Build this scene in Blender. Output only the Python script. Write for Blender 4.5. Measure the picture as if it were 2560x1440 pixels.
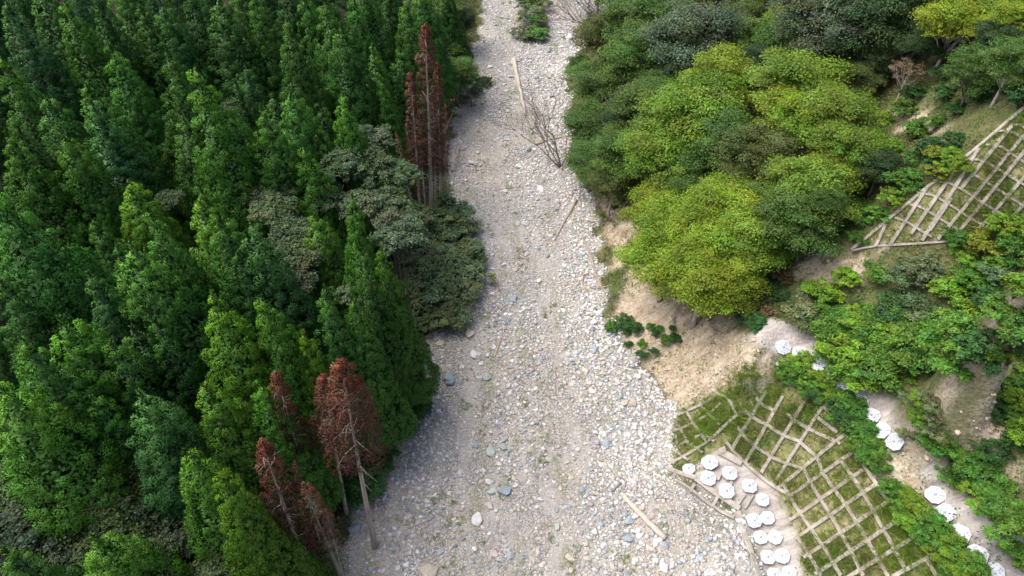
import bpy, math, random
import numpy as np
from mathutils import Vector, Matrix
from mathutils.geometry import delaunay_2d_cdt

for o in list(bpy.data.objects): bpy.data.objects.remove(o)
SC = bpy.context.scene
C = SC.collection

# ------------------------------------------------------------------ camera
CAMZ = 63.0; PITCH = math.radians(42.0); F = 1707.0
cam_d = bpy.data.cameras.new('camera'); cam = bpy.data.objects.new('camera', cam_d); C.objects.link(cam)
cam.location = (0, 0, CAMZ); cam.rotation_euler = (math.radians(90) - PITCH, 0, 0)
cam_d.sensor_width = 36; cam_d.lens = 36 * F / 2560; cam_d.clip_end = 2000; cam_d.clip_start = 0.5
SC.camera = cam
# ------------------------------------------------------------------ light
SUN_EL, SUN_AZ = math.radians(63), math.radians(-85)
w = bpy.data.worlds.new('World'); SC.world = w; w.use_nodes = True
nt = w.node_tree; nt.nodes.clear()
sky = nt.nodes.new('ShaderNodeTexSky'); sky.sky_type = 'NISHITA'; sky.sun_disc = False
sky.sun_elevation = SUN_EL; sky.sun_rotation = SUN_AZ; sky.dust_density = 6.0; sky.air_density = 0.7; sky.ozone_density = 0.5
bg = nt.nodes.new('ShaderNodeBackground'); bg.inputs['Strength'].default_value = 0.14
wo = nt.nodes.new('ShaderNodeOutputWorld')
nt.links.new(sky.outputs[0], bg.inputs[0]); nt.links.new(bg.outputs[0], wo.inputs[0])
sd = bpy.data.lights.new('sun', 'SUN'); sd.energy = 1.25; sd.angle = math.radians(60); sd.color = (1.0, 0.985, 0.96)
so = bpy.data.objects.new('sun', sd); C.objects.link(so)
dv = Vector((math.cos(SUN_EL) * math.sin(SUN_AZ), math.cos(SUN_EL) * math.cos(SUN_AZ), math.sin(SUN_EL)))
so.rotation_euler = dv.to_track_quat('Z', 'Y').to_euler(); so.location = (-60, 20, 120)
SC.view_settings.view_transform = 'Standard'; SC.view_settings.look = 'None'
SC.view_settings.exposure = 1.0; SC.view_settings.gamma = 1.0

# ------------------------------------------------------------------ pixel rays
CP, SP = math.cos(PITCH), math.sin(PITCH); SL = 0.06
def ray(px, py):
    u = px - 1280.0; v = py - 720.0
    return np.array([u, F * CP - v * SP, -F * SP - v * CP])
def P(px, py, h):                       # point of that pixel on the plane z = SL*y + h
    d = ray(px, py); t = (CAMZ - h) / (SL * d[1] - d[2])
    return (t * d[0], t * d[1], CAMZ + t * d[2])

# ------------------------------------------------------------------ terrain
cpts = []
def add(px, py, h): cpts.append(P(px, py, h))
def line(L, h, n=3):
    for (a, b) in zip(L[:-1], L[1:]):
        for k in range(n):
            s = k / n; add(a[0] + (b[0]-a[0])*s, a[1] + (b[1]-a[1])*s, h if not callable(h) else h(a, b, s))
    add(L[-1][0], L[-1][1], h if not callable(h) else h(L[-1], L[-1], 0))
LEFT = [(700,2200),(800,1600),(845,1440),(870,1310),(955,1210),(1000,1100),(1040,1040),(1045,900),(1050,830),(1120,760),(1160,700),(1150,560),(1110,450),(1130,300),(1160,200),(1185,100),(1200,0),(1210,-120),(1215,-260)]
RIGHT = [(2300,2200),(2010,1650),(1905,1440),(1880,1350),(1835,1302),(1760,1258),(1700,1220),(1662,1180),(1672,1120),(1685,1050),(1660,960),(1590,895),(1520,800),(1505,720),(1500,600),(1470,500),(1440,440),(1430,300),(1420,200),(1440,130),(1530,60),(1560,0),(1590,-120),(1600,-260)]
line(LEFT, 0.0); line(RIGHT, 0.0)
base = [P(a[0], a[1], 0) for a in LEFT]
for (x, y, z) in base:
    for dx, h in ((-1.6, 1.1), (-14, 3.0), (-60, 10.0), (-380, 70.0)):
        cpts.append((x + dx, y, SL * y + h))
for a, b in zip(LEFT, [None] + LEFT):   # middle of the bed slightly lower / humped
    pass
line([(1700,1196),(1760,1226),(1850,1276),(1872,1310),(1893,1380),(1906,1440),(2020,1650),(2320,2200)], 1.6)
line([(1790,1122),(1850,1150),(1910,1195),(1955,1262),(1985,1340),(2010,1440),(2110,1650),(2400,2200)], 2.2)
line([(1952,905),(2050,985),(2125,1095),(2195,1205),(2300,1315),(2430,1440),(2650,1650),(3300,2200)], 9.5)
line([(1868,850),(1925,800),(2050,830),(2110,940),(2190,965),(2245,1050),(2275,1110),(2340,1175),(2440,1255),(2560,1375),(2760,1580),(3600,2200)], 11.5)
for a in [(1700,1030,1.2),(1725,960,2.6),(1800,960,4.5),(1690,880,2.0),(1790,880,5.0),(1740,785,5.0),(1640,790,2.0),(1830,790,8.0),
          (1580,620,1.8),(1640,560,4.0),(1560,500,2.2),(1640,680,3.6),(1720,640,6.0),(1530,380,2.5),(1520,250,3.0),(1560,150,3.5),(1640,60,4.5),
          (1700,400,7.0),(1800,560,9.0),(1900,640,11.0),(2000,650,13.0),(1900,740,10.0),(2000,770,12.0),(2100,720,14.0),(2040,620,14.0),
          (1800,300,9.5),(1950,420,13.5),(2100,480,16.5),(1800,120,9.0),(2000,150,14.0),(2200,250,20.0),(2200,100,20.0),(2400,60,26.0),
          
          (2300,330,22.5),(2420,250,26.5),(2560,200,31.5),(2560,50,32.0),
          (2300,720,16.5),(2450,700,19.0),(2560,700,21.0),(2300,850,14.5),(2450,850,16.5),(2560,900,18.0),(2200,900,13.0),
          (2330,980,14.2),(2450,1020,15.0),(2560,1080,17.0),(2420,1120,14.6),(2500,1210,15.2),(2560,1260,16.0),
          (1800,-120,9.0),(2100,-120,17.0),(2560,-120,34.0),(2900,200,44.0),(2900,600,30.0),(2900,900,25.0),(2900,1200,22.0)]:
    add(*a)
_A, _B, _D = (np.array(P(*q)) for q in ((2130,628,16.5), (2560,278,31.0), (2560,575,23.0)))
_n = np.cross(_B-_A, _D-_A)
for a in [(2130,628),(2204,571),(2271,508),(2322,465),(2370,438),(2416,401),(2465,362),(2513,318),(2560,278),(2640,210),(2240,620),(2310,612),(2372,604),(2470,590),(2560,575),(2680,560),(2400,500),(2500,450),(2560,420),(2680,380)]:
    d = ray(*a); t = np.dot(_A - np.array([0, 0, CAMZ]), _n)/np.dot(d, _n); cpts.append((t*d[0], t*d[1], CAMZ + t*d[2]))
for (x, y, h) in [(160,-60,60),(160,0,65),(160,60,70),(160,120,80),(180,200,90),(420,-150,140),(420,100,150),(420,420,170),(-420,420,75),(-420,-150,70),(0,420,14),(100,420,60),(0,-150,0),(60,-150,20),(-60,-150,10)]:
    cpts.append((x, y, SL * y + h))
cp = np.array(cpts)
_, uni = np.unique(np.round(cp[:, :2], 1), axis=0, return_index=True); cp = cp[uni]
res = delaunay_2d_cdt([Vector((a, b)) for a, b in cp[:, :2]], [], [], 0, 0.001)
tv = np.array([tuple(v) for v in res[0]]); tz = np.array([cp[o[0], 2] for o in res[3]]); tri = [f for f in res[2]]
GX0, GX1, GY0, GY1, GS = -420.0, 420.0, -150.0, 420.0, 0.75
gnx, gny = int((GX1 - GX0) / GS) + 1, int((GY1 - GY0) / GS) + 1
G = np.zeros((gny, gnx))
for f in tri:
    a, b, c = (tv[i] for i in f); za, zb, zc = (tz[i] for i in f)
    x0, x1 = min(a[0],b[0],c[0]), max(a[0],b[0],c[0]); y0, y1 = min(a[1],b[1],c[1]), max(a[1],b[1],c[1])
    i0, i1 = max(0, int((x0-GX0)/GS)), min(gnx-1, int((x1-GX0)/GS)+1); j0, j1 = max(0, int((y0-GY0)/GS)), min(gny-1, int((y1-GY0)/GS)+1)
    X, Y = np.meshgrid(GX0 + GS*np.arange(i0, i1+1), GY0 + GS*np.arange(j0, j1+1))
    det = (b[1]-c[1])*(a[0]-c[0]) + (c[0]-b[0])*(a[1]-c[1])
    if abs(det) < 1e-9: continue
    l1 = ((b[1]-c[1])*(X-c[0]) + (c[0]-b[0])*(Y-c[1]))/det; l2 = ((c[1]-a[1])*(X-c[0]) + (a[0]-c[0])*(Y-c[1]))/det; l3 = 1-l1-l2
    m = (l1 >= -1e-6) & (l2 >= -1e-6) & (l3 >= -1e-6)
    S = G[j0:j1+1, i0:i1+1]; S[m] = (l1*za + l2*zb + l3*zc)[m]
def blur(A, n):
    for _ in range(n):
        B = np.pad(A, 1, mode='edge'); A = (B[1:-1, 1:-1]*2 + B[:-2, 1:-1] + B[2:, 1:-1] + B[1:-1, :-2] + B[1:-1, 2:]) / 6
    return A
G = blur(G, 2)
def Z0(x, y):
    x = np.asarray(x, float); y = np.asarray(y, float)
    fx = np.clip((x-GX0)/GS, 0, gnx-1.001); fy = np.clip((y-GY0)/GS, 0, gny-1.001)
    i = fx.astype(int); j = fy.astype(int); a = fx-i; b = fy-j
    return G[j,i]*(1-a)*(1-b) + G[j,i+1]*a*(1-b) + G[j+1,i]*(1-a)*b + G[j+1,i+1]*a*b
_nr = np.random.RandomState(5); _NT = _nr.rand(256, 256)
def vnoise(x, y, s, o=0):
    x = np.asarray(x, float)*s + 37.3*o + 1000; y = np.asarray(y, float)*s + 91.7*o + 1000
    i = np.floor(x).astype(int); j = np.floor(y).astype(int); a = x-i; b = y-j; a = a*a*(3-2*a); b = b*b*(3-2*b)
    T = lambda p, q: _NT[p % 256, q % 256]
    return T(i,j)*(1-a)*(1-b) + T(i+1,j)*a*(1-b) + T(i,j+1)*(1-a)*b + T(i+1,j+1)*a*b
def hit(px, py, off=0.0, zf=None):      # where the ray of a pixel meets the terrain raised by off
    zf = zf or Z0
    d = ray(px, py); t = np.linspace(0.004, 0.22, 1400)
    z = CAMZ + t*d[2]; g = zf(t*d[0], t*d[1]) + off
    k = np.argmax(z <= g)
    if z[k] > g[k]: k = len(t)-1
    k = max(k, 1); e0 = z[k-1]-g[k-1]; e1 = z[k]-g[k]; s = e0/(e0-e1+1e-9); tt = t[k-1] + (t[k]-t[k-1])*s
    return np.array([tt*d[0], tt*d[1], CAMZ + tt*d[2]]), tt
def wpoly(L): return np.array([hit(a, b)[0][:2] for a, b in L])
def inside(x, y, poly):
    r = np.zeros(x.shape, bool); n = len(poly)
    for k in range(n):
        x0, y0 = poly[k]; x1, y1 = poly[(k+1) % n]
        if y0 == y1: continue
        r ^= ((y0 > y) != (y1 > y)) & (x < (x1-x0)*(y-y0)/(y1-y0) + x0)
    return r
# regions of the ground, outlined where they lie
BEDP = np.array([P(a, b, 0)[:2] for a, b in LEFT] + [P(a, b, 0)[:2] for a, b in RIGHT[::-1]])
SCAR = [[(978,1202),(940,1198),(965,1130),(1000,1085),(1040,1035),(1058,1050),(1010,1120)],
        [(1520,700),(1600,560),(1560,480),(1500,500),(1530,640),(1500,720)],
        [(1560,690),(1640,660),(1700,740),(1780,775),(1830,800),(1865,855),(1950,900),(1935,960),(1860,1000),(1790,985),(1690,1040),(1655,950),(1600,895),(1540,790)],
        [(2330,960),(2420,930),(2515,960),(2490,1080),(2500,1200),(2440,1190),(2340,1110),(2270,1040)],
        [(2205,1100),(2300,1130),(2345,1190),(2350,1290),(2280,1270),(2215,1210)],
        [(2040,640),(2190,618),(2210,650),(2150,700),(2060,705),(1990,690)],
        [(2225,270),(2330,290),(2400,330),(2340,340),(2240,320)],
        [(2490,1180),(2560,1150),(2560,1230),(2500,1240)]]
CONC = [[(1700,1196),(1760,1226),(1850,1276),(1872,1310),(1893,1380),(1906,1440),(2000,1600),(2100,1600),(2012,1440),(1988,1360),(1960,1275),(1915,1203),(1860,1152),(1790,1122),(1745,1150),(1720,1180)],
        [(1855,860),(1888,822),(1925,795),(1990,812),(2050,828),(2060,880),(2105,945),(2050,950),(2010,905),(1950,890),(1900,880)],
        [(2120,958),(2185,960),(2230,1005),(2260,1080),(2290,1130),(2250,1115),(2215,1095),(2150,1010)],
        [(2290,1150),(2345,1170),(2440,1250),(2560,1365),(2640,1440),(2700,1600),(2600,1600),(2480,1440),(2400,1340),(2350,1270),(2300,1190)]]
GRID = [[(1690,1040),(1800,978),(1930,960),(1950,905),(2050,985),(2125,1095),(2195,1205),(2300,1315),(2430,1440),(2010,1440),(1985,1340),(1955,1262),(1910,1195),(1850,1150),(1790,1122),(1690,1160)],
        [(2130,628),(2271,508),(2420,400),(2560,278),(2700,200),(2700,560),(2372,603)]]
SCARw = [wpoly(a) for a in SCAR]; CONCw = [wpoly(a) for a in CONC]; GRIDw = [wpoly(a) for a in GRID]
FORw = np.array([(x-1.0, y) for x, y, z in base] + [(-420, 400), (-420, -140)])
def masks(x, y):
    wx = x + (vnoise(x, y, .5, 1)-.5)*2.2 + (vnoise(x, y, 1.8, 2)-.5)*.9; wy = y + (vnoise(x, y, .5, 3)-.5)*2.2 + (vnoise(x, y, 1.8, 4)-.5)*.9
    bed = inside(wx, wy, BEDP); sc = np.zeros(x.shape, bool); co = sc.copy(); gr = sc.copy()
    for p in SCARw: sc |= inside(wx, wy, p)
    for p in CONCw: co |= inside(x + (wx-x)*.25, y + (wy-y)*.25, p)
    for p in GRIDw: gr |= inside(x, y, p)
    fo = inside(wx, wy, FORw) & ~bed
    return bed & ~co, sc & ~co & ~bed, co, gr, fo
# fine relief: gullies on the bare scar, lumps on the hillside, cobble humps on the bed
NX0, NX1, NY0, NY1, NS = -64.0, 78.0, 8.0, 190.0, 0.32
ax = np.arange(NX0, NX1, NS); ay = np.arange(NY0, NY1, NS)
gx, gy = np.meshgrid(ax, ay)
mb, ms, mc, mg, mf = masks(gx, gy)
fm = {k: blur(v.astype(float), n) for k, v, n in (('bed', mb, 2), ('scar', ms, 2), ('conc', mc, 1), ('grid', mg, 2), ('forest', mf, 3))}
hum = (vnoise(gx, gy, .12, 7)-.5)*.5 + (vnoise(gx, gy, .6, 8)-.5)*.16 + (vnoise(gx, gy, 1.9, 9)-.5)*.08
gul = -np.abs(vnoise(gx*.75+gy*.66, (gy*.75-gx*.66)*.4, .55, 11)-.5)*1.5 - np.abs(vnoise(gx, gy, 1.3, 12)-.5)*.7 + (vnoise(gx, gy, 2.7, 15)-.5)*.35 + np.clip((vnoise(gx, gy, .3, 16)-.5)*9, -.5, .5)*.9
lump = (vnoise(gx, gy, .25, 13)-.5)*.7 + (vnoise(gx, gy, 1.0, 14)-.5)*.3
FR = fm['bed']*hum + fm['scar']*(gul+.3) + (1-fm['bed']-fm['scar']-fm['conc']).clip(0, 1)*(1-fm['grid']*.8)*lump
def Zf(x, y):
    x = np.asarray(x, float); y = np.asarray(y, float)
    fx = np.clip((x-NX0)/NS, 0, len(ax)-1.001); fy = np.clip((y-NY0)/NS, 0, len(ay)-1.001)
    i = fx.astype(int); j = fy.astype(int); a = fx-i; b = fy-j
    r = FR[j,i]*(1-a)*(1-b) + FR[j,i+1]*a*(1-b) + FR[j+1,i]*(1-a)*b + FR[j+1,i+1]*a*b
    ok = (x > NX0) & (x < NX1-NS*1.1) & (y > NY0) & (y < NY1-NS*1.1)
    return Z0(x, y) + np.where(ok, r, 0)
def hitf(px, py, off=0.0): return hit(px, py, off, Zf)
def fmask(k, x, y):
    i = np.clip(((np.asarray(x)-NX0)/NS).astype(int), 0, len(ax)-1); j = np.clip(((np.asarray(y)-NY0)/NS).astype(int), 0, len(ay)-1)
    return fm[k][j, i]
def nrm(x, y, e=.8):
    n = Vector((float(Z0(x-e, y)-Z0(x+e, y)), float(Z0(x, y-e)-Z0(x, y+e)), 2*e)); n.normalize(); return n
def to_px(x, y, z):
    r = np.array([x, y, z-CAMZ]); f = r[1]*CP - r[2]*SP; up = r[1]*SP + r[2]*CP
    return 1280 + F*r[0]/f, 720 - F*up/f

# ------------------------------------------------------------------ helpers
def mesh(name, V, Fc, mat, cols=None, smooth=False, mats=None, midx=None, attrs=None):
    me = bpy.data.meshes.new(name); V = np.asarray(V, np.float32); Fc = np.asarray(Fc, np.int32)
    k = Fc.shape[1]; me.vertices.add(len(V)); me.vertices.foreach_set('co', V.ravel())
    me.loops.add(Fc.size); me.loops.foreach_set('vertex_index', Fc.ravel())
    me.polygons.add(len(Fc)); me.polygons.foreach_set('loop_start', np.arange(0, Fc.size, k, dtype=np.int32))
    me.polygons.foreach_set('loop_total', np.full(len(Fc), k, np.int32))
    if smooth: me.polygons.foreach_set('use_smooth', np.ones(len(Fc), bool))
    for m_ in (mats or [mat]): me.materials.append(m_)
    if midx is not None: me.polygons.foreach_set('material_index', np.asarray(midx, np.int32))
    if cols is not None:
        c = np.ones((len(V), 4), np.float32); c[:, :3] = cols
        a = me.color_attributes.new('Col', 'FLOAT_COLOR', 'POINT'); a.data.foreach_set('color', c.ravel())
    for nme, arr in (attrs or {}).items():
        a = me.attributes.new(nme, 'FLOAT', 'POINT'); a.data.foreach_set('value', np.asarray(arr, np.float32))
    me.update(calc_edges=True); return me
def obj(name, me, parent=None, loc=(0,0,0), rot=(0,0,0), sc=(1,1,1), color=None):
    o = bpy.data.objects.new(name, me); C.objects.link(o); o.location = loc; o.rotation_euler = rot; o.scale = sc
    if parent: o.parent = parent
    if color is not None: o.color = (*color, 1)
    return o
def tag(o, label=None, cat=None, group=None, kind=None):
    if label: o['label'] = label
    if cat: o['category'] = cat
    if group: o['group'] = group
    if kind: o['kind'] = kind
    return o
class MB:                               # mesh pieces gathered into one mesh
    def __init__(s): s.V = []; s.F = []; s.M = []; s.n = 0
    def add(s, V, Fc, m=0):
        V = np.asarray(V, float); s.V.append(V)
        for f in Fc: s.F.append([i + s.n for i in f]); s.M.append(m)
        s.n += len(V)
    def build(s, name, mats, smooth=False):
        me = bpy.data.meshes.new(name); me.from_pydata(np.concatenate(s.V).tolist(), [], s.F)
        for m in (mats if isinstance(mats, list) else [mats]): me.materials.append(m)
        me.polygons.foreach_set('material_index', s.M)
        if smooth: me.polygons.foreach_set('use_smooth', [True]*len(s.F))
        me.update(); return me
def tube(mb, pts, rad, n=7, m=0):
    pts = [Vector(p) for p in pts]; V = []; Fc = []
    for i, p in enumerate(pts):
        d = (pts[min(i+1, len(pts)-1)] - pts[max(i-1, 0)]).normalized()
        a = d.cross(Vector((0, 0, 1)) if abs(d.z) < .9 else Vector((1, 0, 0))).normalized(); b = d.cross(a)
        for k in range(n):
            t = 2*math.pi*k/n; V.append(p + (a*math.cos(t) + b*math.sin(t))*rad[i])
    for i in range(len(pts)-1):
        for k in range(n): Fc.append([i*n+k, i*n+(k+1) % n, (i+1)*n+(k+1) % n, (i+1)*n+k])
    Fc.append(list(range(n))[::-1]); Fc.append([(len(pts)-1)*n+k for k in range(n)])
    mb.add([tuple(v) for v in V], Fc, m)
def unit(a): return a/np.maximum(np.linalg.norm(a, axis=-1, keepdims=True), 1e-9)
def quads(Pc, T, N, L, W, col):         # rhombic leaves: centre, long axis, normal, half length, half width, colour
    T = unit(T); B = unit(np.cross(N, T)); L = np.asarray(L).reshape(-1, 1); W = np.asarray(W).reshape(-1, 1)
    V = np.stack([Pc+T*L, Pc+B*W+T*L*.15, Pc-T*L, Pc-B*W+T*L*.15], 1).reshape(-1, 3)
    return V, np.arange(len(V)).reshape(-1, 4), np.repeat(col, 4, axis=0)
# ------------------------------------------------------------------ materials
def newmat(name):
    m = bpy.data.materials.new(name); m.use_nodes = True; t = m.node_tree; b = t.nodes['Principled BSDF']; return m, t, b
def N(t, kind, **kw):
    n = t.nodes.new('ShaderNode' + kind)
    for k, v in kw.items():
        if hasattr(n, k): setattr(n, k, v)
    return n
def mixc(t, fac, a, b, mode='MIX'):
    n = t.nodes.new('ShaderNodeMix'); n.data_type = 'RGBA'; n.blend_type = mode
    for s, v in ((n.inputs[0], fac), (n.inputs[6], a), (n.inputs[7], b)):
        if hasattr(v, 'links') or isinstance(v, bpy.types.NodeSocket): t.links.new(v, s)
        else: s.default_value = (*v, 1) if isinstance(v, tuple) and len(v) == 3 else v
    return n.outputs[2]
def ramp(t, fac, stops):
    n = t.nodes.new('ShaderNodeValToRGB'); t.links.new(fac, n.inputs[0])
    e = n.color_ramp.elements
    while len(e) < len(stops): e.new(.5)
    for k, (p, c) in enumerate(stops): e[k].position = p; e[k].color = (*c, 1) if len(c) == 3 else c
    return n.outputs[0]
def noise(t, vec, s, d=4, r=.6):
    n = t.nodes.new('ShaderNodeTexNoise'); n.inputs['Scale'].default_value = s; n.inputs['Detail'].default_value = d; n.inputs['Roughness'].default_value = r
    t.links.new(vec, n.inputs['Vector']); return n.outputs['Fac']
def bump(t, b, h, st, dist):
    n = t.nodes.new('ShaderNodeBump'); n.inputs['Strength'].default_value = st; n.inputs['Distance'].default_value = dist
    t.links.new(h, n.inputs['Height']); t.links.new(n.outputs[0], b.inputs['Normal'])
def leafmat(name, trans=.25, rough=.55):
    m, t, b = newmat(name)
    a = N(t, 'VertexColor'); a.layer_name = 'Col'; oi = N(t, 'ObjectInfo')
    c = mixc(t, 1.0, a.outputs[0], oi.outputs['Color'], 'MULTIPLY')
    t.links.new(c, b.inputs['Base Color']); b.inputs['Roughness'].default_value = rough
    b.inputs['Specular IOR Level'].default_value = .3
    tr = N(t, 'BsdfTranslucent'); t.links.new(c, tr.inputs[0]); mx = N(t, 'MixShader'); mx.inputs[0].default_value = trans
    t.links.new(b.outputs[0], mx.inputs[1]); t.links.new(tr.outputs[0], mx.inputs[2])
    t.links.new(mx.outputs[0], t.nodes['Material Output'].inputs[0]); return m
M_leaf = leafmat('leaf'); M_needle = leafmat('needle', .12); M_grass = leafmat('grass_blade', .25)
def simple(name, c1, c2, s, rough=.9, b_=.3, dist=.05, stretch=None, objcol=False):
    m, t, b = newmat(name); tc = N(t, 'TexCoord'); v = tc.outputs['Object']
    if stretch:
        mp = N(t, 'Mapping'); mp.inputs['Scale'].default_value = stretch; t.links.new(v, mp.inputs[0]); v = mp.outputs[0]
    f = noise(t, v, s); c = ramp(t, f, [(.3, c1), (.7, c2)])
    if objcol: c = mixc(t, 1.0, c, N(t, 'ObjectInfo').outputs['Color'], 'MULTIPLY')
    t.links.new(c, b.inputs['Base Color']); b.inputs['Roughness'].default_value = rough
    b.inputs['Specular IOR Level'].default_value = .25
    bump(t, b, f, b_, dist); return m
M_bark = simple('bark', (.10,.075,.055), (.22,.18,.145), 1.2, stretch=(3,3,.4))
M_barkpale = simple('pale_bark', (.28,.25,.22), (.62,.6,.56), 1.0, stretch=(2,2,.8))
M_barkgrey = simple('grey_bark', (.11,.09,.078), (.26,.22,.195), 1.5, stretch=(3,3,.3))
M_barkdead = simple('dead_bark', (.20,.165,.14), (.42,.38,.34), 1.5, stretch=(3,3,.3))
M_wood = simple('bleached_wood', (.32,.28,.23), (.56,.51,.44), 2.0, objcol=True)
M_conc = simple('weathered_concrete', (.23,.205,.175), (.44,.405,.355), 1.1, b_=.4)
M_stone = simple('stone', (.72,.72,.72), (1,1,1), 2.5, b_=.5, objcol=True)
M_white = simple('white_coated_steel', (.40,.44,.48), (.52,.55,.58), 1.5, rough=.5, b_=.05)
M_dark = simple('dark_recess', (.12,.14,.17), (.24,.27,.31), 3)
M_dirt = simple('bare_earth', (.45,.35,.25), (.6,.5,.38), 1)
# gravel pieces carry their own stone colour
m, t, b = newmat('gravel'); a = N(t, 'VertexColor'); a.layer_name = 'Col'; t.links.new(a.outputs[0], b.inputs['Base Color']); b.inputs['Roughness'].default_value = .85; b.inputs['Specular IOR Level'].default_value = .25; M_gravel = m
# the ground
m, t, b = newmat('ground_surface'); M_ground = m
tc = N(t, 'TexCoord'); v = tc.outputs['Object']
def attr(n): x = N(t, 'Attribute'); x.attribute_name = n; return x.outputs['Fac']
def vor(s, rnd=1.0):
    n = t.nodes.new('ShaderNodeTexVoronoi'); n.inputs['Scale'].default_value = s; n.inputs['Randomness'].default_value = rnd; t.links.new(v, n.inputs['Vector']); return n
STONES = [(0, (.25,.25,.255)), (.2, (.36,.355,.35)), (.38, (.49,.475,.45)), (.5, (.31,.335,.355)), (.62, (.42,.39,.355)), (.78, (.60,.595,.58)), (1, (.33,.32,.31))]
v1, v2 = vor(3.2), vor(8.0)
def stonecol(vn):
    s = N(t, 'SeparateColor'); t.links.new(vn.outputs['Color'], s.inputs[0])
    return ramp(t, s.outputs[0], STONES), ramp(t, vn.outputs['Distance'], [(.32, (1,1,1)), (.62, (.45,.43,.40))])
c1_, e1 = stonecol(v1); c2_, e2 = stonecol(v2)
g2 = mixc(t, 1.0, c2_, e2, 'MULTIPLY'); g1 = mixc(t, 1.0, c1_, e1, 'MULTIPLY')
nz = noise(t, v, .9, 5); big = ramp(t, nz, [(.45, (0,0,0)), (.62, (1,1,1))])
grav = mixc(t, big, g2, g1)
sand = ramp(t, noise(t, v, 6, 4), [(.3, (.30,.288,.272)), (.7, (.44,.428,.405))])
mpb = N(t, 'Mapping'); mpb.inputs['Scale'].default_value = (1.2, .38, 1); t.links.new(v, mpb.inputs[0])
pt = ramp(t, noise(t, mpb.outputs[0], .30, 7, .7), [(.46, (0,0,0)), (.60, (.85,.85,.85))])
grav = mixc(t, pt, grav, sand)
tint = ramp(t, noise(t, v, .11, 3), [(.3, (.92,.93,.98)), (.6, (1.06,1.02,.95))]); grav = mixc(t, 1.0, grav, tint, 'MULTIPLY')
gp = ramp(t, noise(t, mpb.outputs[0], .42, 6, .75), [(.50, (0,0,0)), (.68, (.6,.6,.6))])
grav = mixc(t, gp, grav, (.17,.19,.085))
mps = N(t, 'Mapping'); mps.inputs['Rotation'].default_value = (0, 0, math.radians(-25)); mps.inputs['Scale'].default_value = (.7, 1.8, .7); t.links.new(v, mps.inputs[0])
dirt = ramp(t, noise(t, mps.outputs[0], .8, 9, .78), [(.30, (.19,.155,.095)), (.42, (.33,.27,.185)), (.52, (.44,.38,.295)), (.66, (.54,.49,.405))])
peb = ramp(t, vor(5).outputs['Distance'], [(.1, (1.25,1.22,1.15)), (.3, (1,1,1)), (.7, (.8,.78,.74))]); dirt = mixc(t, .7, dirt, mixc(t, 1.0, dirt, peb, 'MULTIPLY'))
mp = N(t, 'Mapping'); mp.inputs['Rotation'].default_value = (0, 0, math.radians(-35)); mp.inputs['Scale'].default_value = (.35, 1.9, .4); t.links.new(v, mp.inputs[0])
conc = ramp(t, noise(t, mp.outputs[0], .9, 7, .65), [(.3, (.23,.21,.195)), (.5, (.37,.345,.32)), (.7, (.48,.455,.42))])
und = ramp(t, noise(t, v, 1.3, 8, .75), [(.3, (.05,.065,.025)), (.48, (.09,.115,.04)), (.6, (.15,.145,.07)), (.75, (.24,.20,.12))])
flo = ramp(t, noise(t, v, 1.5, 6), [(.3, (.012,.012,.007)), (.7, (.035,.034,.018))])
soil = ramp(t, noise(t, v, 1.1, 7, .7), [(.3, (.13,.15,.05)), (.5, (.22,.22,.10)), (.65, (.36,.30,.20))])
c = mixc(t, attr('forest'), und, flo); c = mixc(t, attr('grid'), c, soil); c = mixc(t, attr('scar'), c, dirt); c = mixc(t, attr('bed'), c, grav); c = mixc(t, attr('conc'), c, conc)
t.links.new(c, b.inputs['Base Color']); b.inputs['Roughness'].default_value = .95; b.inputs['Specular IOR Level'].default_value = .15
hh = N(t, 'Math'); hh.operation = 'ADD'; t.links.new(noise(t, v, 2.2, 8, .7), hh.inputs[0])
ii = N(t, 'Math'); ii.operation = 'MULTIPLY'; t.links.new(v1.outputs['Distance'], ii.inputs[0]); ii.inputs[1].default_value = -.6; t.links.new(ii.outputs[0], hh.inputs[1])
bump(t, b, hh.outputs[0], .6, .25)

# ------------------------------------------------------------------ ground sheets
sx = np.concatenate([NX0 - 2.0*1.28**np.arange(16)[::-1], ax[1:-1], NX1 + 2.0*1.28**np.arange(16)])
sy = np.concatenate([NY0 - 2.0*1.3**np.arange(14)[::-1], ay[1:-1], NY1 + 2.0*1.25**np.arange(16)])
X, Y = np.meshgrid(sx, sy); ZZ = Zf(X, Y); V = np.stack([X, Y, ZZ], -1).reshape(-1, 3)
at = {}
mb_, ms_, mc_, mg_, mf_ = masks(X, Y)
near = (X > NX0) & (X < NX1-.5) & (Y > NY0) & (Y < NY1-.5)
for k, raw in (('bed', mb_), ('scar', ms_), ('conc', mc_), ('forest', mf_), ('grid', mg_)): at[k] = np.where(near, fmask(k, X, Y), raw.astype(float)).ravel()
ny, nx = X.shape; idx = np.arange(nx*ny).reshape(ny, nx)
Fq = np.stack([idx[:-1,:-1], idx[:-1,1:], idx[1:,1:], idx[1:,:-1]], -1).reshape(-1, 4)
fc = {k: at[k][Fq].mean(1) for k in at}
cls = np.zeros(len(Fq), int); cls[fc['forest'] > .5] = 1; cls[fc['scar'] > .5] = 2; cls[fc['bed'] > .5] = 3; cls[fc['conc'] > .5] = 4
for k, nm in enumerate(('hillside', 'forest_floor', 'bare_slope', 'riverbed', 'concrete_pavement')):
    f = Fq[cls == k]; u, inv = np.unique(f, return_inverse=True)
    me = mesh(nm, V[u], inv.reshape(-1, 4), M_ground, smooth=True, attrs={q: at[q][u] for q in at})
    tag(obj(nm, me), kind='structure')

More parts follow.
